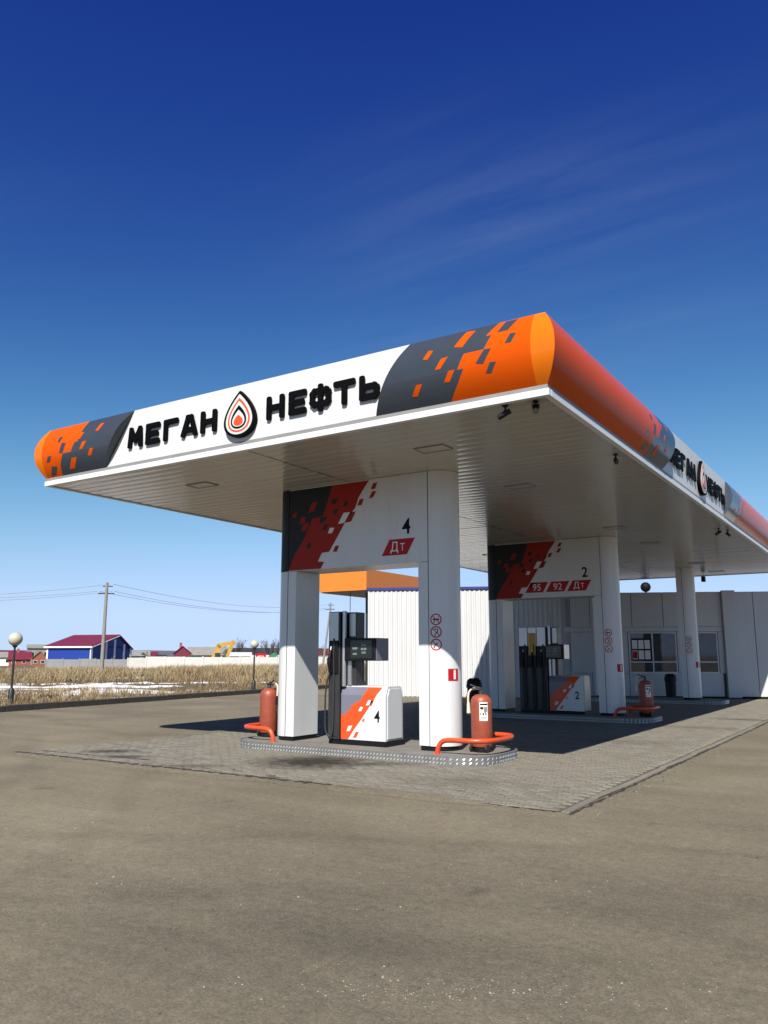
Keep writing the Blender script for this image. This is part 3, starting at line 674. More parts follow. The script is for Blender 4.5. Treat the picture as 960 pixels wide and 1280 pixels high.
A_red = [(-8.44, 4.615), (-7.655, 4.615), (-7.87, 4.34), (-7.94, 4.16), (-8.01, 4.09), (-8.17, 3.9), (-8.31, 3.69), (-8.5, 3.42), (-8.66, 3.41), (-8.75, 3.26), (-8.61, 3.25), (-8.68, 3.13), (-9.42, 3.13), (-9.28, 3.41), (-9.03, 3.75), (-8.89, 4.05), (-8.65, 4.07)]
A_gp = [(-9.42, 3.13), (-9.28, 3.41), (-9.03, 3.75), (-8.89, 4.05), (-8.65, 4.07), (-8.44, 4.615), (-9.42, 4.615)]
A_wh = [[(-8.31, 3.9), (-8.17, 3.91), (-8.05, 4.09), (-8.19, 4.09)], [(-8.53, 3.75), (-8.44, 3.75), (-8.39, 3.84), (-8.49, 3.85)]]
A_rw = [[(-8.17, 3.91), (-8.03, 3.92), (-7.93, 4.09), (-8.07, 4.09)], [(-7.9, 4.19), (-7.81, 4.19), (-7.76, 4.3), (-7.85, 4.3)], [(-7.66, 4.29), (-7.57, 4.3), (-7.5, 4.41), (-7.59, 4.41)], [(-7.62, 4.45), (-7.53, 4.45), (-7.48, 4.56), (-7.57, 4.55)], [(-8.42, 3.41), (-8.33, 3.41), (-8.28, 3.52), (-8.37, 3.51)]]
A_gr = [[(-8.48, 4.27), (-8.36, 4.28), (-8.31, 4.36), (-8.43, 4.37)], [(-8.21, 4.2), (-8.13, 4.21), (-8.1, 4.29), (-8.17, 4.29)], [(-8.43, 4.08), (-8.35, 4.09), (-8.31, 4.18), (-8.4, 4.17)], [(-8.73, 3.95), (-8.6, 3.97), (-8.55, 4.06), (-8.69, 4.06)], [(-8.65, 3.82), (-8.57, 3.82), (-8.54, 3.92), (-8.62, 3.91)], [(-9.01, 3.51), (-8.93, 3.51), (-8.91, 3.61), (-8.98, 3.61)]]
A_rg = [[(-8.99, 4.16), (-8.85, 4.19), (-8.77, 4.36), (-8.9, 4.35)], [(-9.36, 4.11), (-9.27, 4.11), (-9.24, 4.2), (-9.32, 4.19)], [(-9.18, 3.98), (-9.06, 3.99), (-9.03, 4.1), (-9.14, 4.09)], [(-9.14, 3.84), (-9.01, 3.85), (-8.96, 3.98), (-9.09, 3.97)]]
RC = 0.35; SEAMR, SEAML, POSTR, POSTL = -6.49, -9.43, -6.68, -9.24
def half_round(cx, y0, sgn, inset=0.0, n=18):
    """half-round column section bulging towards sgn*X, closed along x = cx"""
    r = RC - inset; p = []
    for i in range(n + 1):
        a = math.pi * i / n; p.append((cx + sgn * (r * math.sin(a) - (inset if inset else 0)) + sgn * inset, y0 + RC - r * math.cos(a)))
    return p
def warning_signs(col, cx, y0, sgn=1):
    """three round prohibition signs and a red fire-point sign wrapped on the column"""
    def pos(s, z, d): 
        a = s / RC; return (cx + .008 + (RC + d) * math.sin(a), y0 + RC - (RC + d) * math.cos(a), z)
    sc0 = R(19) * RC
    for i, zc in enumerate((2.18, 1.98, 1.78)):
        mb = MB(); N = 28
        def ring(r0, r1, d, n=N):
            vs = []; fs = []
            for k in range(n):
                t = 2 * math.pi * k / n
                vs += [pos(sc0 + r0 * math.cos(t), zc + r0 * math.sin(t), d), pos(sc0 + r1 * math.cos(t), zc + r1 * math.sin(t), d)]
            for k in range(n): a = 2 * k; b = 2 * ((k + 1) % n); fs.append((a, a + 1, b + 1, b))
            mb.add(vs, fs)
        def bar(x0, z0, x1, z1, t, d):
            dx, dz = x1 - x0, z1 - z0; L_ = math.hypot(dx, dz); nx, nz = -dz / L_ * t / 2, dx / L_ * t / 2
            n = 5; vs = []; fs = []
            for k in range(n + 1):
                u = k / n; vs += [pos(sc0 + x0 + dx * u + nx, zc + z0 + dz * u + nz, d), pos(sc0 + x0 + dx * u - nx, zc + z0 + dz * u - nz, d)]
                if k: fs.append((2 * k - 2, 2 * k - 1, 2 * k + 1, 2 * k))
            mb.add(vs, fs)
        mb.cur = 0; ring(.004, .09, .002)
        mb.cur = 2
        if i == 0: bar(-.05, .0, .055, .0, .022, .0032); bar(.03, .018, .05, .05, .008, .0032); bar(-.02, -.02, -.03, -.05, .018, .0032)
        elif i == 1: bar(-.03, .045, .02, .045, .012, .0032); bar(.02, .045, .03, .0, .014, .0032); bar(.03, .0, -.02, -.03, .014, .0032); bar(-.03, -.05, .0, -.05, .016, .0032)
        else: bar(-.03, -.03, .03, .03, .012, .0032); bar(-.012, 0, .012, .0, .03, .0034); bar(-.04, -.04, -.02, -.045, .02, .0032)
        mb.cur = 1; ring(.074, .092, .0044); bar(-.055, .055, .055, -.055, .012, .0046)
        o = wb(mb, 'prohibition_sign', ['print_white', 'print_crimson', 'ink'], col); o['label'] = ('round no smoking sign', 'round no phone sign', 'round no open flame sign')[i]
    mb = MB(); sa = R(66) * RC
    def quad(s0, s1, z0, z1, d):
        n = 4; vs = []; fs = []
        for k in range(n + 1):
            s = s0 + (s1 - s0) * k / n; vs += [pos(s, z0, d), pos(s, z1, d)]
            if k: fs.append((2 * k - 2, 2 * k, 2 * k + 1, 2 * k - 1))
        mb.add(vs, fs)
    mb.cur = 1; quad(sa - .1, sa + .1, 1.21, 1.40, .003); mb.cur = 0; quad(sa + .0, sa + .045, 1.235, 1.375, .0045); quad(sa + .01, sa + .035, 1.375, 1.385, .0045)
    o = wb(mb, 'fire_point_sign', ['print_white', 'print_crimson'], col); o['label'] = 'square red sign with a white extinguisher symbol'
def round_shaft(root, cx, y0, sgn, z0, z1, m, name='column_shell'):
    return wb(MB().extrude_z(half_round(cx + sgn * .008, y0, sgn), z0, z1), name, m, root, smooth=35)
def post(root, x0, x1, y0, z0, z1):
    return wb(MB().box(x0, x1, y0, y0 + 2 * RC, z0, z1), 'inner_post', 'white', root, bevel=.006)
def plinth(root, x0, x1, cx, y0, sgn):
    p = half_round(cx, y0, sgn, .02); x = x0 + .02 if sgn > 0 else x1 - .02
    q = [(x, y0 + .02)] + p + [(x, y0 + 2 * RC - .02)]
    wb(MB().extrude_z(q, .13, .205), 'plinth', 'black', root)
def seam_core(root, cx, y0, z0, z1):
    wb(MB().box(cx - .006, cx + .007, y0 + .012, y0 + 2 * RC - .012, z0, z1), 'seam', 'ink', root)
def para(mb, x0, x1, z0, z1, sh, y): mb.poly_y([(x0, z0), (x1, z0), (x1 + sh, z1), (x0 + sh, z1)], y)
def portal(y0, num, grades, label):
    root = empty('canopy_portal', (-7.96, y0 + RC, .13), label=label, cat='portal', group='signed portals carrying the canopy')
    zt = ZS + .012
    for cx, s in ((SEAMR, 1), (SEAML, -1)):
        pass
    colr = round_shaft(root, SEAMR, y0, 1, .205, zt, 'white')
    warning_signs(root, SEAMR, y0)
    post(root, POSTR, SEAMR - .007, y0, .205, 3.118)
    seam_core(root, SEAMR, y0, .21, zt)
    plinth(root, POSTR, SEAMR, SEAMR, y0, 1)
    round_shaft(root, SEAML, y0, -1, .205, 3.118, 'white')
    up = round_shaft(root, SEAML, y0, -1, 3.122, zt, 'print_slate_shaded'); up['label'] = 'slate grey upper column wrap'
    post(root, SEAML + .007, POSTL, y0, .205, 3.118)
    seam_core(root, SEAML, y0, .21, zt)
    plinth(root, SEAML, POSTL, SEAML, y0, -1)
    beam = wb(MB().box(SEAML + .007, SEAMR - .007, y0 - .004, y0 + 2 * RC + .004, 3.122, zt), 'header_beam', 'white', root, bevel=.004)
    yf = y0 - .004
    mb = MB(); mb.cur = 0; mb.poly_y(A_gp, yf - .002); mb.cur = 1; mb.poly_y(A_red, yf - .002)
    for q in A_rw: mb.poly_y(q, yf - .002)
    for q in A_rg: mb.poly_y(q, yf - .0035)
    mb.cur = 0
    for q in A_gr: mb.poly_y(q, yf - .0035)
    mb.cur = 2
    for q in A_wh: mb.poly_y(q, yf - .0035)
    wb(mb, 'check_print', ['print_slate_shaded', 'print_red_shaded', 'print_white'], root)
    mb = MB(); text_on(mb, num, -6.90, 3.61, yf - .003, .265, .018, .9); wb(mb, 'pump_number', 'ink', root)
    mb = MB(); x = -7.39
    for k, g in enumerate(grades[::-1]):
        xx = x - .585 * k; mb.cur = 0; para(mb, xx, xx + .50, 3.265, 3.535, .155, yf - .002); mb.cur = 1
        if g == 'Дт':
            text_on(mb, 'Д', xx + .255, 3.295, yf - .0035, .20, .008, .95, .0); text_on(mb, 'Т', xx + .415, 3.335, yf - .0035, .125, .008, .9, .0)
        else: text_on(mb, g, xx + .33, 3.31, yf - .0035, .18, .008, 1.0, .0)
    wb(mb, 'grade_plate', ['print_crimson', 'print_white'], root)
    return root
portal(11.4, '4', ['Дт'], 'white portal with grey and red checks, number 4 and one red plate')
portal(20.3, '2', ['95', '92', 'Дт'], 'shaded portal marked 2 with three red grade plates')
def rear_column(cx, px_, sgn, y0, label, signs):
    root = empty('canopy_column', (cx, y0 + RC, .13), label=label, cat='column', group='rear canopy columns')
    round_shaft(root, cx, y0, sgn, .205, ZS + .012, 'white')
    x0, x1 = (px_, cx - .007) if sgn > 0 else (cx + .007, px_)
    post(root, x0, x1, y0, .205, ZS + .012); seam_core(root, cx, y0, .21, ZS + .01); plinth(root, min(cx, px_), max(cx, px_), cx, y0, sgn)
    if signs: warning_signs(root, cx, y0)
rear_column(SEAMR, POSTR, 1, 29.2, 'white canopy column with three round signs, standing in front of the kiosk windows', True)
rear_column(SEAML, POSTL, -1, 29.2, 'white canopy column hidden behind the right leg of the portal marked 2', False)

# ------------------------------------------------------------------ fuel dispensers
C_gr = [(-8.25, 1.085), (-7.72, 1.085), (-7.80, .95), (-7.86, .85), (-7.93, .85), (-7.96, .80), (-8.02, .80), (-8.06, .73), (-8.05, .69), (-8.12, .69), (-8.16, .62), (-8.25, .62)]
C_rd = [(-7.72, 1.085), (-7.44, 1.085), (-7.52, 0.97), (-7.58, 0.88), (-7.66, 0.78), (-7.83, 0.56), (-7.96, 0.41), (-8.1, 0.225), (-8.25, 0.225), (-8.25, .62), (-8.16, .62), (-8.12, .69), (-8.05, .69), (-8.06, .73), (-8.02, .80), (-7.96, .80), (-7.93, .85), (-7.86, .85), (-7.80, .95)]
C_wh = [[(-7.74, 0.79), (-7.67, 0.79), (-7.63, 0.88), (-7.69, 0.87)], [(-7.89, 0.69), (-7.83, 0.69), (-7.79, 0.76), (-7.85, 0.76)], [(-8.13, 0.35), (-8.06, 0.36), (-8.01, 0.45), (-8.09, 0.44)]]
C_rw = [[(-7.67, 0.78), (-7.62, 0.79), (-7.58, 0.87), (-7.63, 0.87)], [(-7.82, 0.52), (-7.78, 0.52), (-7.76, 0.57), (-7.79, 0.57)], [(-8.0, 0.25), (-7.93, 0.26), (-7.88, 0.35), (-7.94, 0.35)]]
def clip(poly, zc, above):
    out = []
    for i in range(len(poly)):
        a, b = poly[i], poly[(i + 1) % len(poly)]; ia, ib = (a[1] >= zc) == above, (b[1] >= zc) == above
        if ia: out.append(a)
        if ia != ib:
            t = (zc - a[1]) / (b[1] - a[1]); out.append((a[0] + (b[0] - a[0]) * t, zc))
    return out
def dispenser(y0, num, hx0, hx1, dx, hoses, dox, label):
    root = empty('fuel_dispenser', ((hx0 - 7.35 + dx) / 2, y0 + .3, .13), label=label, cat='fuel dispenser', group='fuel dispensers')
    yc = y0 + .05
    wb(MB().box(hx0 + .01, -7.33 + dx, yc - .01, yc + .58, .13, .215), 'base', 'black', root)
    pr_ = [(yc, .217), (yc, .95), (yc + .06, 1.09), (yc + .10, 1.10), (yc + .45, 1.10), (yc + .49, 1.09), (yc + .55, .95), (yc + .55, .217)]
    x0, x1 = -8.26 + dx, -7.35 + dx
    mb = MB().prism(pr_, lambda y, z: (x0, y, z), lambda y, z: (x1, y, z)); cab = wb(mb, 'cabinet', 'white', root, bevel=.006)
    ins = [(yc + .05, .25), (yc + .05, .94), (yc + .10, 1.06), (yc + .45, 1.06), (yc + .50, .94), (yc + .50, .25)]
    sidep = MB().prism(ins, lambda y, z: (x1 + .0005, y, z), lambda y, z: (x1 + .014, y, z)); wb(sidep, 'side_panel', 'frame' if False else 'white', root, bevel=.004)
    def yz(z, d): return yc - d if z <= .95001 else yc + .06 * (z - .95) / .14 - d
    mb = MB()
    def pp(poly, d):
        for ab in (False, True):
            c = clip(poly, .95, ab)
            if len(c) > 2: mb.add([(x + dx, yz(z, d), z) for x, z in c], [list(range(len(c)))])
    mb.cur = 0; pp(C_gr, .002); mb.cur = 1; pp(C_rd, .003)
    for q in C_rw: pp(q, .003)
    mb.cur = 2
    for q in C_wh: pp(q, .0045)
    wb(mb, 'check_print', ['print_grey', 'print_or', 'print_white'], root)
    mb = MB(); text_on(mb, num, -7.515 + dx, .52, yc - .003, .19, .018, .85); wb(mb, 'pump_number', 'ink', root)
    # hose column
    wb(MB().box(hx0, hx1, yc - .03, yc + .56, .216, 2.36), 'hose_column', 'dark_steel', root, bevel=.006)
    n = hoses; wd = (hx1 - hx0 - .03) / n
    for i in range(n):
        a = hx0 + .02 + wd * i; b = a + wd - .02
        wb(MB().box(a, b, yc - .045, yc - .028, 1.86, 2.35), 'head_panel', 'steel', root, bevel=.004)
        wb(MB().box(a, b, yc - .06, yc - .028, 1.30, 1.855), 'nozzle_boot', 'black', root, bevel=.008)
        wb(MB().box(a, b, yc - .038, yc - .028, .26, 1.295), 'lower_panel', 'dark_steel', root, bevel=.004)
        xm = (a + b) / 2 if n > 1 else a + .05
        mb = MB().tube([(xm, yc - .08, 1.32), (xm, yc - .11, 1.42), (xm, yc - .10, 1.58), (xm, yc - .07, 1.70)], .026, 8)
        mb.tube([(xm, yc - .11, 1.42), (xm, yc - .16, 1.46), (xm, yc - .16, 1.56), (xm, yc - .10, 1.60)], .01, 6)
        mb.cur = 1; mb.tube([(xm, yc - .07, 1.70), (xm, yc - .055, 1.76)], .016, 8)
        wb(mb, 'nozzle', ['black', 'steel'], root, smooth=40)
        off = -.07 if n == 1 else .0
        path = smoothpath([(xm, yc - .08, 1.33), (xm + off, yc - .11, 1.1), (xm + off, yc - .12, .6), (xm + off + .01, yc - .12, .32), (xm + .03, yc - .10, .24), (xm + .06, yc - .08, .32), (xm + .065, yc - .06, .7), (xm + .06, yc - .05, 1.2), (xm + .05, yc - .05, 1.9)])
        wb(MB().tube(path, .015 if n == 1 else .024, 8), 'hose', 'rubber', root, smooth=60)
        if n > 1 and i == 1:
            o = wb(MB().box(a + .02, b - .02, yc - .066, yc - .046, 1.62, 2.2), 'grade_strip', 'yellow', root); o['label'] = 'yellow strip on the middle nozzle head'
    wb(MB().box(hx1 + .003, hx1 + .012, yc - .035, yc + .5, .217, 2.34), 'seam_strip', 'ink', root)
    xs = hx1 + .014
    wb(MB().tube([(xs + .04, yc + .02, 1.09), (xs + .04, yc + .02, 2.37)], .04, 12), 'steel_post', 'steel', root, smooth=40)
    wb(MB().box(xs + .085, xs + .235, yc + .10, yc + .36, 1.10, 2.35), 'pillar', 'dark_steel', root, bevel=.006)
    wb(MB().box(xs + .095, xs + .225, yc + .088, yc + .10, 1.93, 2.33), 'pillar_panel', 'steel', root, bevel=.004)
    wb(MB().box(xs + .09, xs + .17, yc + .05, yc + .098, 1.10, 1.52), 'bracket', 'steel', root, bevel=.004)
    d0, d1 = -8.165 + dox, -7.54 + dox
    wb(MB().box(d0, d1, yc - .03, yc + .40, 1.52, 1.90), 'display_housing', 'black', root, bevel=.008)
    wb(MB().box(d1 + .0005, d1 + .012, yc + .0, yc + .37, 1.53, 1.89), 'housing_side', 'print_grey' if num == '4' else 'steel', root)
    scr = wb(MB().box(d0 + .13, d1 - .06, yc - .036, yc - .0305, 1.56, 1.86), 'screen', 'screen', root)
    mb = MB()
    for (xx, zz, t_) in ((.28, 1.77, '0.00'), (.28, 1.70, '00.00'), (.28, 1.64, '0.00')): text_on(mb, t_, d0 + xx + .12, zz, yc - .0375, .035, .002)
    text_on(mb, '0000', d0 + .22, 1.71, yc - .0375, .035, .002); text_on(mb, '0000', d0 + .22, 1.62, yc - .0375, .03, .002)
    mb.build('readout', 'lcd', scr)
    wb(MB().tube([(xs + .03, yc + .2, 2.36), (xs + .03, yc + .2, 2.72)], .006, 5), 'antenna', 'post_black', root)
    return root
dispenser(11.4, '4', -8.50, -8.26, 0, 1, 0, 'single-hose fuel dispenser with the number 4 on its checked cabinet')
dispenser(20.3, '2', -8.81, -8.02, .26, 3, -.03, 'three-hose fuel dispenser with the number 2 on its shaded cabinet')

# ------------------------------------------------------------------ fire extinguishers, guards, bins
def extinguisher(x, y, label, hose='pale_hose', side=-1, LA=10):
    root = empty('fire_extinguisher', (x, y, .132), label=label, cat='fire extinguisher', group='large fire extinguishers on the islands')
    b = lambda m, n, ma, **k: m.build(n, ma, root, **k)
    body = b(MB().lathe([(.10, .07), (.155, .085), (.165, .12), (.165, .74), (.158, .79), (.135, .835), (.09, .865), (.05, .875)], (0, 0, 0), 28), 'cylinder', 'ext_red', smooth=40)
    MB().lathe([(.1665, .70), (.1672, .703), (.1672, .71), (.1665, .713)], (0, 0, 0), 28).build('weld_seam', 'ext_red', body, smooth=40)
    b(MB().lathe([(.13, 0), (.14, .01), (.14, .07), (.12, .08)], (0, 0, 0), 20), 'foot_ring', 'black', smooth=40)
    for s in (-1, 1):
        mb = MB(); pts = [(s * .13, -.09 + .06 * math.cos(a), .065 + .06 * math.sin(a)) for a in [2 * math.pi * k / 12 for k in range(12)]]
        mb.prism([(p[1], p[2]) for p in pts], lambda u, v: (s * .115, u, v), lambda u, v: (s * .15, u, v)); b(mb, 'wheel', 'rubber')
    b(MB().lathe([(.035, .87), (.035, .93), (.028, .94), (.028, .975), (.012, .98)], (0, 0, 0), 12).box(-.02, .02, -.05, .05, .935, .965), 'valve', 'dark_steel', smooth=40)
    b(MB().tube([(0, 0, .97), (side * .08, -.03, .985), (side * .16, -.05, 1.02)], .012, 6).tube([(0, 0, .95), (side * .09, -.04, .945), (side * .14, -.05, .93)], .01, 6), 'lever', 'black', smooth=40)
    p = smoothpath([(side * .03, 0, .95), (side * .13, .02, .97), (side * .21, .0, .92), (side * .22, -.02, .82), (side * .215, -.02, .72)])
    b(MB().tube(p, .017, 8), 'hose', hose, smooth=60)
    b(MB().tube([(side * .215, -.02, .74), (side * .212, -.02, .58)], .024, 10, r1=.032), 'horn', 'pale_hose' if side < 0 else 'black', smooth=40)
    vs = []; fs = []
    mb = MB()
    for k in range(7):
        a = R(LA + 6 + 7.6 * k); X, Y = .1672 * math.sin(a), -.1672 * math.cos(a); vs += [(X, Y, .48), (X, Y, .76)]
        if k: fs.append((2 * k - 2, 2 * k, 2 * k + 1, 2 * k - 1))
    mb.add(vs, fs); mb.cur = 1
    for (a0, a1, z0, z1) in ((9, 50, .715, .74), (10, 28, .65, .69), (32, 40, .60, .69), (43, 48, .61, .69), (10, 16, .57, .60), (22, 30, .56, .60), (36, 44, .57, .595), (12, 45, .53, .538), (12, 40, .51, .517)):
        n = 4; vv = []; ff = []
        for k in range(n + 1):
            a = R(LA + a0 + (a1 - a0) * k / n); X, Y = .1682 * math.sin(a), -.1682 * math.cos(a); vv += [(X, Y, z0), (X, Y, z1)]
            if k: ff.append((2 * k - 2, 2 * k, 2 * k + 1, 2 * k - 1))
        mb.add(vv, ff)
    lb = mb.build('instruction_label', ['paper', 'ink'], body); lb['label'] = 'white paper instruction label'
    return root
extinguisher(-5.76, 11.76, 'big red extinguisher with white label on the right end of the nearest island')
extinguisher(-10.16, 11.80, 'big red extinguisher with pale hose left of the nearest portal', side=1, LA=95)
extinguisher(-5.62, 20.7, 'shaded big extinguisher right of the portal marked 2', LA=10)
def guard(side, yc, label):
    cx = -7.85; f = lambda x: x if side > 0 else 2 * cx - x
    root = empty('guard_rail', (f(-5.8), yc, .132), label=label, cat='guard rail', group='bent pipe guards on the islands')
    pts = [(-6.22, -.60, .0), (-6.20, -.60, .10), (-6.14, -.60, .19), (-6.02, -.60, .215), (-5.66, -.60, .215), (-5.46, -.50, .215), (-5.38, -.25, .215), (-5.38, .25, .215), (-5.46, .50, .215), (-5.62, .60, .215), (-6.02, .60, .215), (-6.14, .60, .19), (-6.20, .60, .10), (-6.22, .60, 0)]
    pts = [Vector((f(a), b + yc, c + .132)) for a, b, c in pts]; P = [pts[0]]
    P = smoothpath(pts, 3)
    wb(MB().tube(P, .038, 12), 'bent_pipe', 'pipe_or', root, smooth=60)
    for p in (pts[0], pts[-1]): wb(MB().lathe([(.075, 0), (.075, .008), (.05, .01)], (p.x, p.y, .132), 14), 'foot_plate', 'pipe_or', root)
guard(1, 11.75, 'orange bent pipe guard around the extinguisher on the right end of the nearest island')
guard(-1, 11.75, 'orange bent pipe guard around the extinguisher on the left end of the nearest island')
guard(1, 20.65, 'shaded orange pipe guard on the right end of the island under pump 2')
def bin_(x, y, h, label):
    root = empty('litter_bin', (x, y, 0), label=label, cat='bin', group='black litter bins')
    MB().lathe([(.15, 0), (.17, .02), (.2, h * .8), (.19, h * .82)], (0, 0, 0), 18).build('barrel', 'black', root, smooth=40)
    mb = MB(); prof = [(.21, h * .72), (.215, h * .8), (.205, h * .86), (.19, h * .94), (.12, h)]
    mb.lathe(prof, (0, 0, 0), 18); mb.v = [(x_ * (1 + .06 * rnd.uniform(-1, 1)), y_ * (1 + .06 * rnd.uniform(-1, 1)), z_ + rnd.uniform(-.015, .015)) for x_, y_, z_ in mb.v]
    mb.build('bin_bag', 'black', root, smooth=60)
bin_(-10.45, 20.9, .98, 'black litter bin left of the portal marked 2')
bin_(-7.55, 31.2, .95, 'black litter bin left of the last canopy column')

# ------------------------------------------------------------------ cameras hanging from the canopy
def cctv(x, y, rz, label, dome=False, tilt=-25):
    root = empty('security_camera', (x, y, ZS), rz, label, 'camera', 'security cameras under the canopy')
    b = lambda m, n, ma='black', **k: m.build(n, ma, root, **k)
    b(MB().lathe([(.04, 0), (.04, .012)], (0, 0, -.006), 12), 'mount')
    b(MB().tube([(0, 0, 0), (0, 0, -.055), (0, .03, -.08)], .014, 8), 'arm', smooth=40)
    c = Vector((0, .0, -.095)); d = Vector((0, math.cos(R(tilt)), math.sin(R(tilt))))
    bd = b(MB().tube([c - d * .07, c - d * .06, c + d * .09, c + d * .10], .035, 12), 'camera_body', smooth=40)
    MB().tube([c + d * .101, c + d * .106], .026, 12).build('lens', 'glass', bd)
    if dome: b(MB().box(-.045, .045, -.08, .09, -.062, -.052), 'sun_shield')
cctv(-3.90, 8.80, R(100), 'black camera under the canopy front edge, left of the two at the near corner')
cctv(-3.52, 8.84, R(200), 'black camera right at the near corner of the canopy', True)
cctv(-3.50, 11.95, R(200), 'black camera under the right canopy edge, between the corner and the side sign')
cctv(-3.62, 20.5, R(150), 'left one of two black cameras under the right canopy edge beyond the side sign')
cctv(-3.48, 20.9, R(210), 'right one of two black cameras under the right canopy edge beyond the side sign')
root = empty('pendant_speaker', (-6.29, 31.9, ZS), label='small black speaker hanging under the rear canopy edge by the last column', cat='speaker')
MB().tube([(0, 0, .01), (0, 0, -.08)], .012, 6).build('stem', 'black', root); MB().box(-.07, .07, -.07, .07, -.28, -.08).build('horn_box', 'black', root, bevel=.012)

# ------------------------------------------------------------------ station building (turned 25 degrees)
sb = empty('station_building', (-4.54, 34.02, 0), R(25), 'low white station building with kiosk windows and a ribbed wing at left', 'building')
sb.scale = (.986, 1, .99)
b = lambda m, n, ma, par=sb, **k: m.build(n, ma, par, **k)
b(MB().box(-7.7, 7.0, .035, 6, .03, 4.04), 'wall_core', 'dark_steel')
b(MB().box(-7.7, 7.0, .0, .03, .0, .08), 'plinth', 'ink')
def panel(x0, x1, z0, z1, y=0.0, name='wall_panel'): return b(MB().box(x0 + .011, x1 - .011, y - .012, .034, z0 + .004, z1 - .004), name, 'white_wall', bevel=.004)
xs = [-7.7, -7.44, -6.66, -5.05, -3.85, -2.72, -1.63]
for a, c in zip(xs, xs[1:]): panel(a, c, 2.74, 4.10)
panel(-7.7, -5.24, .95, 2.55); panel(-3.38, -2.92, .95, 2.55); panel(-1.84, -1.63, .95, 2.55)
for a, c in ((-7.7, -6.66), (-6.66, -5.24), (-5.24, -3.75), (-3.75, -2.72), (-2.72, -1.72)): panel(a, c, .085, .945)
b(MB().box(-7.7, -1.64, -.035, .034, 2.556, 2.735), 'window_header', 'white_wall', bevel=.006)
b(MB().box(-1.63, -1.15, -.22, .034, .05, 4.13), 'projecting_pier', 'white_wall', bevel=.012)
for a, c in ((-1.15, -.44), (-.44, .75), (.75, 1.95), (1.95, 3.15), (3.15, 4.35), (4.35, 5.55), (5.55, 6.9)): panel(a, c, .085, 4.09)
b(MB().box(-7.72, 7.0, .036, 6.02, 4.045, 4.085), 'roof', 'reveal')
for k, (x0, x1) in enumerate(((-5.22, -3.40), (-2.90, -1.86))):
    wf = MB(); z0, z1 = .96, 2.54
    wf.box(x0, x1, -.02, .03, z0, z0 + .05).box(x0, x1, -.02, .03, z1 - .05, z1).box(x0, x0 + .05, -.02, .03, z0 + .051, z1 - .051).box(x1 - .05, x1, -.02, .03, z0 + .051, z1 - .051)
    xm = (x0 + x1) / 2 if k == 0 else x0 + .3
    wf.box(x0 + .051, x1 - .051, -.015, .025, 1.36, 1.41)
    wf.box(xm - .025, xm + .025, -.016, .026, z0 + .051, 1.359).box(xm - .025, xm + .025, -.016, .026, 1.411, z1 - .051)
    wn_ = b(wf, 'window', 'frame')
    for (a, c) in ((x0 + .05, xm - .026), (xm + .026, x1 - .05)):
        MB().box(a, c, .005, .012, 1.411, z1 - .051).build('pane', 'glass', wn_); MB().box(a, c, .005, .012, z0 + .051, 1.359).build('pane', 'glass', wn_)
    MB().box(x0 - .03, x1 + .03, -.06, .03, .92, .958).build('sill', 'frame', wn_)
    if k == 0:
        mb = MB(); mb.box(-5.12, -4.38, -.004, .003, 1.44, 2.30); mb.cur = 1
        for i in range(3):
            for j in range(2): mb.box(-5.09 + i * .24, -4.89 + i * .24, -.008, -.0045, 1.49 + j * .40, 1.83 + j * .40)
        mb.cur = 2; mb.box(-5.08, -4.9, -.011, -.0085, 1.52, 1.80)
        o = mb.build('price_notices', ['ink', 'paper', 'print_crimson'], wn_); o['label'] = 'grid of notices behind the left pane'
# ribbed wing
mb = MB(); x = -15.63; pts = []
while x < -7.76:
    pts += [(x, .0), (x + .07, .0), (x + .095, .028), (x + .165, .028)]; x += .19
pts.append((x, 0)); n = len(pts)
for z in (.02, 4.30): mb.v += [(p[0], p[1], z) for p in pts]
for i in range(n - 1): mb.f.append([i, i + 1, n + i + 1, n + i]); mb.m.append(0)
rw = b(mb, 'ribbed_cladding', 'white_wall')
b(MB().box(-15.63, -7.72, .035, 7, .0, 4.29), 'wing_body', 'white_wall'); b(MB().box(-15.70, -7.72, -.05, .2, 4.295, 4.40), 'roof_flashing', 'flash_blue')
b(MB().box(-15.70, -7.72, .21, 7.05, 4.292, 4.36), 'wing_roof', 'flash_blue')
b(MB().box(-7.715, -7.45, -.012, -.002, .09, 4.2), 'corner_trim', 'white_wall')
root = empty('roof_globe_lamp', (-9.21, 34.8, 4.08), label='globe lamp on the kiosk roof, coloured dark as a backlit silhouette', cat='lamp')
MB().lathe([(.05, 0), (.035, .03), (.035, .2)], (0, 0, 0), 12).build('stem', 'post_black', root, smooth=40)
MB().lathe([(.21 * math.sin(math.pi * k / 14) + .001, .40 - .21 * math.cos(math.pi * k / 14)) for k in range(15)], (0, 0, 0), 20).build('globe', 'ink', root, smooth=60)  # backlit silhouette put into the colour: globe made black
# orange flat roof behind the ribbed wing
oc = empty('side_canopy', (-21.5, 32, 0), label='smaller flat orange canopy behind the ribbed wing', cat='canopy')
wb(MB().box(-22.8, -20.16, 29.83, 36.6, 4.50, 5.45), 'orange_band', 'side_orange', oc, bevel=.01); wb(MB().box(-22.7, -20.26, 29.93, 36.5, 4.46, 4.498), 'underside', 'reveal', oc)
p = at(459.3, 37.2)
for q in ((p.x, p.y), (-20.5, 36.2), (-22.4, 36.2)): wb(MB().box(q[0] - .07, q[0] + .07, q[1] - .07, q[1] + .07, 0, 4.46), 'post', 'dark_steel', oc)

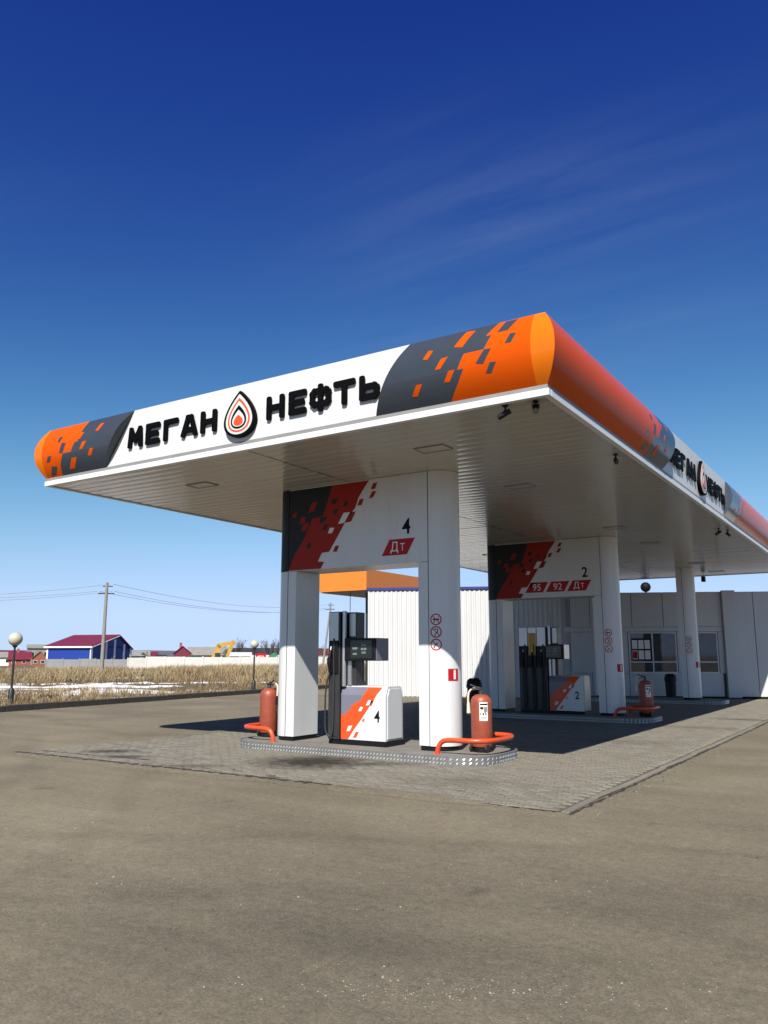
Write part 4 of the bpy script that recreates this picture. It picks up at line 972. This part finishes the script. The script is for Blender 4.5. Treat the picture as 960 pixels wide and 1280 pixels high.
# ------------------------------------------------------------------ lamps, poles, wires
def lamp(x, y, z0, hg, r, label):
    root = empty('globe_lamp', (x, y, z0), label=label, cat='lamp', group='globe lamps along the verge')
    MB().lathe([(.09, 0), (.09, .45), (.06, .5), (.038, .52), (.032, hg - r - .05), (.07, hg - r - .03), (.08, hg - r + .02)], (0, 0, 0), 14).build('post', 'post_black', root, smooth=40)
    MB().lathe([(r * math.sin(math.pi * k / 18) + .001, hg - r * math.cos(math.pi * k / 18)) for k in range(19)], (0, 0, 0), 26).build('globe', 'globe', root, smooth=60)
lamp(-23.9, 15.45, .10, 2.03, .215, 'globe lamp on black post at the left end of the verge')
lamp(-22.9 - 1.2, 26.95, .05, 2.06, .18, 'globe lamp on black post beside the left extinguisher')
def pole(px, dist, h, label, strut=False):
    p = at(px, dist); z0 = field_z(p.x, p.y) - .2
    root = empty('utility_pole', (p.x, p.y, z0), YAW, label, 'utility pole', 'utility poles in the field')
    MB().tube([(0, 0, 0), (.02, 0, h)], .17, 10, r1=.11).build('shaft', 'pole', root, smooth=60)
    if strut: MB().tube([(-1.0, 0, 0), (-.05, 0, h * .86)], .17, 10, r1=.12).build('strut', 'pole', root, smooth=60)
    arm = MB().box(-.65, .65, -.04, .04, h - .95, h - .86).build('crossarm', 'dark_steel', root)
    arm2 = MB().box(-.3, .5, -.04, .04, h - .35, h - .27).build('crossarm', 'dark_steel', root)
    ends = []
    for a, (xx, zz) in ((arm, (-.6, h - .86)), (arm, (.6, h - .86)), (arm2, (.45, h - .27))):
        MB().lathe([(.03, 0), (.05, .05), (.03, .09), (.05, .13), (.02, .17)], (xx, 0, zz), 8).build('insulator', 'frame', a, smooth=40)
        ends.append(Vector((p.x + xx * math.cos(YAW), p.y + xx * math.sin(YAW), z0 + zz + .15)))
    return ends
e1 = pole(128, 70, 7.75, 'bare grey utility pole standing in the dry grass in front of the blue building')
e2 = pole(412, 115, 9.3, 'far utility pole with a leaning strut seen through the portal', True)
pl = at(-330, 85); zl = field_z(pl.x, pl.y)
e0 = [Vector((pl.x + k * .6, pl.y + k * .3, zl + 7.6 - .3 * k)) for k in (-1, 1, 0)]
def wire(a, c, sag, label):
    N = 24; pts = [a + (c - a) * (i / N) - Vector((0, 0, sag * 4 * (i / N) * (1 - i / N))) for i in range(N + 1)]
    o = MB().tube(pts, .014, 5).build('overhead_wire', 'wire', smooth=60); tagg(o, label, 'wire', 'overhead wires')
for i, nm in enumerate(('lowest left', 'lowest right', 'topmost')):
    wire(e0[i], e1[i], .9, ('lower outer wire', 'lower inner wire', 'uppermost wire')[i] + ' running left from the near utility pole')
    wire(e1[i], e2[i], 1.1, ('lower outer wire', 'lower inner wire', 'uppermost wire')[i] + ' running right from the near pole to the far one')

# ------------------------------------------------------------------ far buildings, fence, machines
def face(px, extra=0.0): return YAW - math.atan((px - 480) / 1023.0) + R(extra)
def gz(p): return field_z(p.x, p.y)
# local frame: x right along view-perpendicular, y away from camera
def place(px, dist, name, label, cat, extra=0.0, group=None, drop_=0.0):
    p = at(px, dist); return empty(name, (p.x, p.y, gz(p) - drop_), face(px, extra), label, cat, group)
# blue building: long side to the left of its near corner, gable to the right
bl = place(114, 175, 'blue_building', 'bright blue building with dark red roof and white corner trims', 'building', -38)
Ln, Wd, He, Hr = 11.0, 13.0, 4.6, 6.9; ap = 8.4
B2 = lambda m, n, ma, par=bl, **k: m.build(n, ma, par, **k)
B2(MB().box(-Ln, 0, 0, Wd, 0, He), 'wall', 'blue_wall')
for xx in (0, -Ln): B2(MB().add([(xx, 0, He), (xx, Wd, He - .6), (xx, ap, Hr - .15)], [(0, 1, 2)]), 'gable', 'blue_wall')
B2(MB().prism([(-.5, He - .18), (ap, Hr), (ap, Hr + .2), (-.5, He + .02)], lambda y, z: (-Ln - .4, y, z), lambda y, z: (.4, y, z)), 'roof', 'maroon')
B2(MB().prism([(ap + .01, Hr), (Wd + .4, He - .7), (Wd + .4, He - .5), (ap + .01, Hr + .2)], lambda y, z: (-Ln - .4, y, z), lambda y, z: (.4, y, z)), 'roof', 'maroon')
B2(MB().prism([(-.5, He - .36), (ap, Hr - .18), (ap, Hr - .02), (-.5, He - .2)], lambda y, z: (.41, y, z), lambda y, z: (.5, y, z)), 'bargeboard', 'paper')
B2(MB().box(-Ln - .4, .4, -.52, -.45, He - .35, He - .05), 'eave_board', 'paper')
for yy in (0, 4.6, 7.4, 10.6, Wd): B2(MB().box(.0, .06, yy - .3, yy + .3, 0, He + (0 if yy in (0, Wd) else (1.0 if yy < 5 else 1.4 if yy < 9 else .5))), 'white_trim', 'paper')
for xx in (-Ln, -.3): B2(MB().box(xx, xx + .35, -.06, .0, 0, He - .1), 'white_trim', 'paper')
for xx in (-8.0, -3.6):
    o = B2(MB().box(xx, xx + 1.1, -.05, .0, .6, 1.6), 'window', 'frame'); MB().box(xx + .1, xx + 1.0, -.07, -.051, .7, 1.5).build('pane', 'lcd', o)
def house(px, dist, w_, d_, he, hr, wall, roof, label, extra=0, name='house', chimney=False, gable=False):
    r_ = place(px, dist, name, label, 'house', extra)
    MB().box(-w_ / 2, w_ / 2, 0, d_, 0, he).build('wall', wall, r_)
    if gable:
        for yy in (0, d_): MB().add([(-w_ / 2, yy, he), (w_ / 2, yy, he), (0, yy, hr - .1)], [(0, 1, 2)]).build('gable', wall, r_)
        rf = MB()
        for s in (-1, 1): rf.prism([(s * (w_ / 2 + .4), he - .3), (0, hr), (0, hr + .15), (s * (w_ / 2 + .4), he - .1)], lambda x, z: (x, -.3, z), lambda x, z: (x, d_ + .3, z))
    else:
        rf = MB()
        for s in (-1, 1): rf.prism([(d_ / 2 + s * (d_ / 2 + .4), he - .3), (d_ / 2, hr), (d_ / 2, hr + .15), (d_ / 2 + s * (d_ / 2 + .4), he - .1)], lambda y, z: (-w_ / 2 - .3, y, z), lambda y, z: (w_ / 2 + .3, y, z))
    ro = rf.build('roof', roof, r_)
    if chimney: MB().box(-.9, -.2, d_ / 2 - .4, d_ / 2 + .4, hr - 1.2, hr + 1.0).build('chimney', 'brick', ro)
    for xx in (-w_ * .28, w_ * .2):
        o = MB().box(xx - .5, xx + .5, -.06, -.001, he * .35, he * .75).build('window', 'frame', r_); MB().box(xx - .4, xx + .4, -.09, -.061, he * .35 + .1, he * .75 - .1).build('pane', 'glass', o)
    return r_
house(25, 250, 5.5, 5, 2.0, 3.8, 'brick', 'maroon', 'small house with a dark red roof left of the blue building', chimney=True)
house(50, 240, 3.8, 5, 2.2, 4.0, 'brick', 'brick', 'small orange brick gabled house next to the blue building', gable=True)
house(50, 275, 7.5, 8, 5.4, 6.2, 'grey_wall', 'grey_wall', 'pale grey block behind the orange brick house')
house(4, 260, 6, 6, 2.6, 3.8, 'paper', 'grey_wall', 'white hut at the left picture edge')
house(228, 230, 4.6, 7, 3.4, 5.4, 'maroon', 'maroon', 'dark red house with a chimney beyond the white fence', gable=True, chimney=True)
house(170, 300, 9, 7, 3.0, 4.4, 'grey_wall', 'grey_wall', 'grey house just right of the blue building')
house(262, 240, 12, 8, 3.2, 5.2, 'grey_wall', 'grey_wall', 'long shed with pale roof behind the excavator')
house(318, 230, 14, 8, 3.6, 4.8, 'paper', 'dark_steel', 'long white building with dark roof behind the red sign')
house(300, 180, 4.5, 4, 2.7, 3.1, 'paper', 'frame', 'white cabin right of the excavator')
house(187, 330, 6, 6, 3.0, 4.2, 'paper', 'maroon', 'far white house left of the dark truck')
house(285, 320, 8, 6, 3.2, 4.4, 'brick', 'dark_steel', 'far brick house behind the excavator arm')
house(415, 330, 12, 8, 3.6, 5.6, 'grey_wall', 'maroon', 'far grey house seen through the portal', chimney=True)
house(12, 330, 9, 7, 3, 4.6, 'grey_wall', 'maroon', 'far grey house with red roof at the left edge')
r_ = place(202, 200, 'parked_truck', 'dark parked truck behind the white fence', 'truck')
MB().box(-1.4, 1.2, 0, 2.2, .9, 3.0).build('body', 'dark_steel', r_); MB().box(1.25, 2.6, .1, 2.1, .6, 2.2).build('cab', 'maroon', r_); 
for xx in (-.8, .6, 1.9): MB().prism([(xx + .5 * math.cos(a), .5 + .5 * math.sin(a)) for a in [2 * math.pi * k / 12 for k in range(12)]], lambda x, z: (x, -.1, z), lambda x, z: (x, .3, z)).build('wheel', 'rubber', r_)
r_ = place(238, 190, 'green_container', 'long dark green container behind the white fence', 'container')
MB().box(-2.6, 2.6, 0, 2.4, .1, 2.5).build('body', 'green', r_)
for k in range(10): MB().box(-2.5 + k * .53, -2.3 + k * .53, -.04, -.001, .2, 2.4).build('rib', 'green', r_)
r_ = place(341, 170, 'green_tent', 'green peaked roof stall beside the red sign', 'stall')
MB().add([(-1.8, 0, 1.5), (1.8, 0, 1.5), (1.8, 3, 1.5), (-1.8, 3, 1.5), (.3, 1.5, 3.0)], [(0, 1, 4), (1, 2, 4), (2, 3, 4), (3, 0, 4)]).build('roof', 'green', r_)
for xx in (-1.7, 1.7):
    for yy in (.1, 2.9): MB().box(xx - .06, xx + .06, yy - .06, yy + .06, 0, 1.5).build('leg', 'green', r_)
r_ = place(326, 160, 'red_sign', 'small red board with white letters beyond the fence', 'sign')
MB().box(-1.0, 1.0, 0, .08, 1.35, 2.65).build('board', 'print_crimson', r_)
mb = MB(); text_on(mb, 'СТО', 0, 1.72, -.004, .5, .02, .95); mb.build('lettering', 'paper', r_)
for xx in (-.8, .8): MB().box(xx - .05, xx + .05, .01, .07, 0, 1.35).build('post', 'dark_steel', r_)
# excavator
r_ = place(280, 150, 'excavator', 'yellow excavator with raised boom behind the white fence', 'excavator')
def link(m, a, c, w0, w1, y0, y1):
    a, c = Vector(a), Vector(c); d = (c - a).normalized(); n = Vector((-d.y, d.x)); P = [a + n * w0, c + n * w1, c - n * w1, a - n * w0]
    m.prism([(p.x, p.y) for p in P], lambda x, z: (x, y0, z), lambda x, z: (x, y1, z))
mb = MB(); link(mb, (-1.9, 1.7), (-.9, 4.1), .42, .45, .8, 1.4); link(mb, (-1.15, 3.95), (1.5, 4.6), .42, .3, .8, 1.4); mb.build('boom', 'yellow', r_)
mb = MB(); link(mb, (1.75, 4.95), (.45, 1.9), .42, .26, .75, 1.45); mb.build('dipper_arm', 'yellow', r_)
mb = MB(); link(mb, (-.2, 3.4), (1.3, 4.9), .07, .05, 1.0, 1.2); mb.build('ram', 'steel', r_)
MB().prism([(.35, 2.1), (.9, 1.7), (.8, 1.0), (.1, .9), (-.2, 1.4)], lambda x, z: (x, .6, z), lambda x, z: (x, 1.6, z)).build('bucket', 'dark_steel', r_)
MB().box(-3.4, -.9, 0, 2.2, 1.0, 2.0).build('house', 'yellow', r_, bevel=.08)
cb = MB().box(-1.7, -.5, 0, .8, 1.3, 2.9).build('cab', 'yellow', r_, bevel=.06); MB().box(-1.6, -.6, -.02, -.001, 1.9, 2.7).build('cab_window', 'glass', cb)
for yy in (0, 1.7): MB().prism([(-3.4, .45), (-3.1, 0), (-.4, 0), (-.1, .45), (-.4, .9), (-3.1, .9)], lambda x, z: (x, yy, z), lambda x, z: (x, yy + .5, z)).build('track', 'dark_steel', r_)
# fences
def fence(px0, px1, dist, h, m, label, n):
    a, c = at(px0, dist), at(px1, dist); d = (c - a); Lp = d.length / n; ang = math.atan2(d.y, d.x)
    root = empty('panel_fence', (a.x, a.y, gz((a + c) / 2)), ang, label, 'fence')
    pm = MB().box(.06, Lp - .06, -.04, .04, 0, h).build('fence_panel', m, root); pm2 = MB().box(-.08, .08, -.08, .08, 0, h + .08).build('fence_post', m, root)
    for i in range(n):
        o, q = (pm, pm2) if i == 0 else (pm.copy(), pm2.copy())
        if i: COL.objects.link(o); COL.objects.link(q)
        o.location = (i * Lp, 0, rnd.uniform(-.06, .06)); q.location = (i * Lp, 0, 0)
fence(58, 160, 122, 1.72, 'fence_grey', 'grey concrete panel fence in front of the blue building', 5)
fence(160, 183, 121, 1.72, 'fence_white', 'short pale fence section right of the blue building', 1)
fence(183, 480, 118, 1.66, 'fence_white', 'long white panel fence beyond the dry grass', 13)
# bare trees
def bare_tree(px, dist, h, label, seed):
    rr = random.Random(seed); root = place(px, dist, 'bare_tree', label, 'tree', 0, 'bare trees beyond the fence')
    t = MB().tube([(0, 0, 0), (.05, 0, h * .35), (.0, .05, h * .6)], .14, 7, r1=.07).build('trunk', 'bark', root, smooth=60)
    mb = MB()
    def br(p, d, L_, r0, lev):
        q = p + d * L_; mb.tube([p, (p + q) / 2 + Vector((rr.uniform(-.1, .1), rr.uniform(-.1, .1), 0)) * L_, q], r0, 4, cap=False, r1=r0 * .55)
        if lev == 0: return
        for _ in range(4 if lev > 1 else 5):
            nd = (d + Vector((rr.uniform(-.8, .8), rr.uniform(-.8, .8), rr.uniform(-.1, .6)))).normalized(); br(p + d * L_ * rr.uniform(.4, 1), nd, L_ * rr.uniform(.5, .75), r0 * .55, lev - 1)
    for k in range(6): br(Vector((0, 0, h * rr.uniform(.25, .6))), Vector((rr.uniform(-.7, .7), rr.uniform(-.7, .7), 1)).normalized(), h * .3, .06, 3)
    mb.build('crown', 'bark', root)
for px, dist, h, lab in ((300, 210, 6.5, 'bare tree above the white cabin'), (307, 220, 5.5, 'small bare tree left of the lamp globe'), (330, 215, 6.0, 'bare tree right of the lamp globe'), (338, 205, 5.5, 'bare tree above the green stall'), (285, 230, 4.5, 'low bare tree behind the excavator arm'), (345, 210, 6.2, 'bare tree beside the portal column'), (180, 300, 4.5, 'low bare tree right of the blue building'), (404, 260, 6.5, 'bare tree seen through the portal')):
    bare_tree(px, dist, h, lab, px)

# ------------------------------------------------------------------ snow and dry grass
def snow_amt(x, y):
    d = -x * math.sin(YAW) * -1 if False else (-math.sin(YAW) * x + math.cos(YAW) * y); lat = math.cos(YAW) * x + math.sin(YAW) * y
    k = 0.0
    for (dc, wd_, l0, l1, a) in ((29.5, 1.7, -15, -3.5, .9), (33.5, 2.2, -24, -7, 1.0), (36.2, .9, -24, -3, .9), (39.5, 2.0, -30, -10, 1.1), (46, 1.3, -30, -6, 1.0), (57, 1.5, -40, -14, .9), (33.5, 1.0, -6, -2, .7), (31, 1.0, -4.5, -1.5, .8)):
        u = (d - dc - .9 * mnoise.noise(Vector((lat * .12, dc, 5)))) / wd_; e = sstep(l0 - 2.5, l0 + 2.5, lat) * (1 - sstep(l1 - 3, l1 + 3, lat)); k = max(k, a * math.exp(-u * u) * e)
    return k * (0.75 + 0.6 * mnoise.noise(Vector((x * .5, y * .5, 2))) + .35 * mnoise.noise(Vector((x * 1.7, y * 1.7, 8))))
mb = MB(); vs = []; fs = []; rsn = [26 + .35 * i for i in range(120)]; A = [R(-72 + .35 * i) for i in range(130)]
for r_ in rsn:
    for a in A:
        x, y = r_ * math.sin(a), r_ * math.cos(a); ok = left_of_kerb(x, y) > .8
        vs.append((x, y, field_z(x, y) + (0.16 * (snow_amt(x, y) + .30 * mnoise.noise(Vector((x * .9, y * .9, 12))) + .18 * mnoise.noise(Vector((x * 2.6, y * 2.6, 4))) - .50) if ok else -.4)))
n = len(A)
for i in range(len(rsn) - 1):
    for k in range(n - 1):
        q = (i * n + k, i * n + k + 1, (i + 1) * n + k + 1, (i + 1) * n + k)
        if max(vs[j][2] - field_z(vs[j][0], vs[j][1]) for j in q) > -.01: fs.append(q)
mb.add(vs, fs); o = mb.build('snow_patches', 'snow', smooth=180); tagg(o, 'thin melting snow patches lying in the dry grass', 'snow', kind='stuff')

rg = np.random.default_rng(11)
V, F, TINT = [], [], []
def tuft(x, y, nb, hgt, wid, tone):
    z = field_z(x, y) - .03
    for _ in range(nb):
        a = rg.uniform(0, 6.283); r0 = rg.uniform(0, .16); bx, by = x + r0 * math.cos(a), y + r0 * math.sin(a)
        h = hgt * rg.uniform(.4, 1.3); lean = h * rg.uniform(.05, .75); la = rg.uniform(0, 6.283)
        dx, dy = math.cos(la) * lean, math.sin(la) * lean; wa = rg.uniform(0, 3.14); wx, wy = math.cos(wa) * wid * .5, math.sin(wa) * wid * .5
        k = len(V)
        V.extend([(bx - wx, by - wy, z), (bx + wx, by + wy, z), (bx + dx * .4 + wx * .8, by + dy * .4 + wy * .8, z + h * .6), (bx + dx * .4 - wx * .8, by + dy * .4 - wy * .8, z + h * .6), (bx + dx, by + dy, z + h)])
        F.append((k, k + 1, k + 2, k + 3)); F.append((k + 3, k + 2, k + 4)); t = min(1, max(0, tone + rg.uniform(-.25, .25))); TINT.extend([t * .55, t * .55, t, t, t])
cnt = 0
while cnt < 11500:
    r_ = 27 + 92 * rg.random() ** 1.15; px_ = rg.uniform(-230, 480) if rg.random() < .93 else rg.uniform(480, 900)
    d = ray_dir(px_) * r_; s = left_of_kerb(d.x, d.y)
    if s < .35: continue
    sn = snow_amt(d.x, d.y)
    if sn > .50 and rg.random() < .62: cnt += 1; continue
    cl = mnoise.noise(Vector((d.x * .10, d.y * .10, 6))) + .6 * mnoise.noise(Vector((d.x * .33, d.y * .33, 1)))
    dens = .5 + .8 * cl
    if rg.random() > dens and r_ < 60: cnt += 1; continue
    far = sstep(38, 62, r_)
    h = (.15 + .24 * max(0, cl + .3)) * (1 - far) + far * (.48 + .45 * cl)
    if px_ > 200: h *= 1.15
    h *= 1 - .45 * (1 - sstep(.3, 3, s))
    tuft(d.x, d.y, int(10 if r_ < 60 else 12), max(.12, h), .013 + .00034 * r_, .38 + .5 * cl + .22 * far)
    cnt += 1
for _ in range(2600):                      # short rough grass right behind the kerb
    y = rg.uniform(6, 46); s = .2 + 3.5 * rg.random() ** 1.6; x = kerb_x(y) - s
    if snow_amt(x, y) > .45: continue
    tuft(x, y, 6, .10 + .16 * rg.random(), .02, .3 + .25 * rg.random())
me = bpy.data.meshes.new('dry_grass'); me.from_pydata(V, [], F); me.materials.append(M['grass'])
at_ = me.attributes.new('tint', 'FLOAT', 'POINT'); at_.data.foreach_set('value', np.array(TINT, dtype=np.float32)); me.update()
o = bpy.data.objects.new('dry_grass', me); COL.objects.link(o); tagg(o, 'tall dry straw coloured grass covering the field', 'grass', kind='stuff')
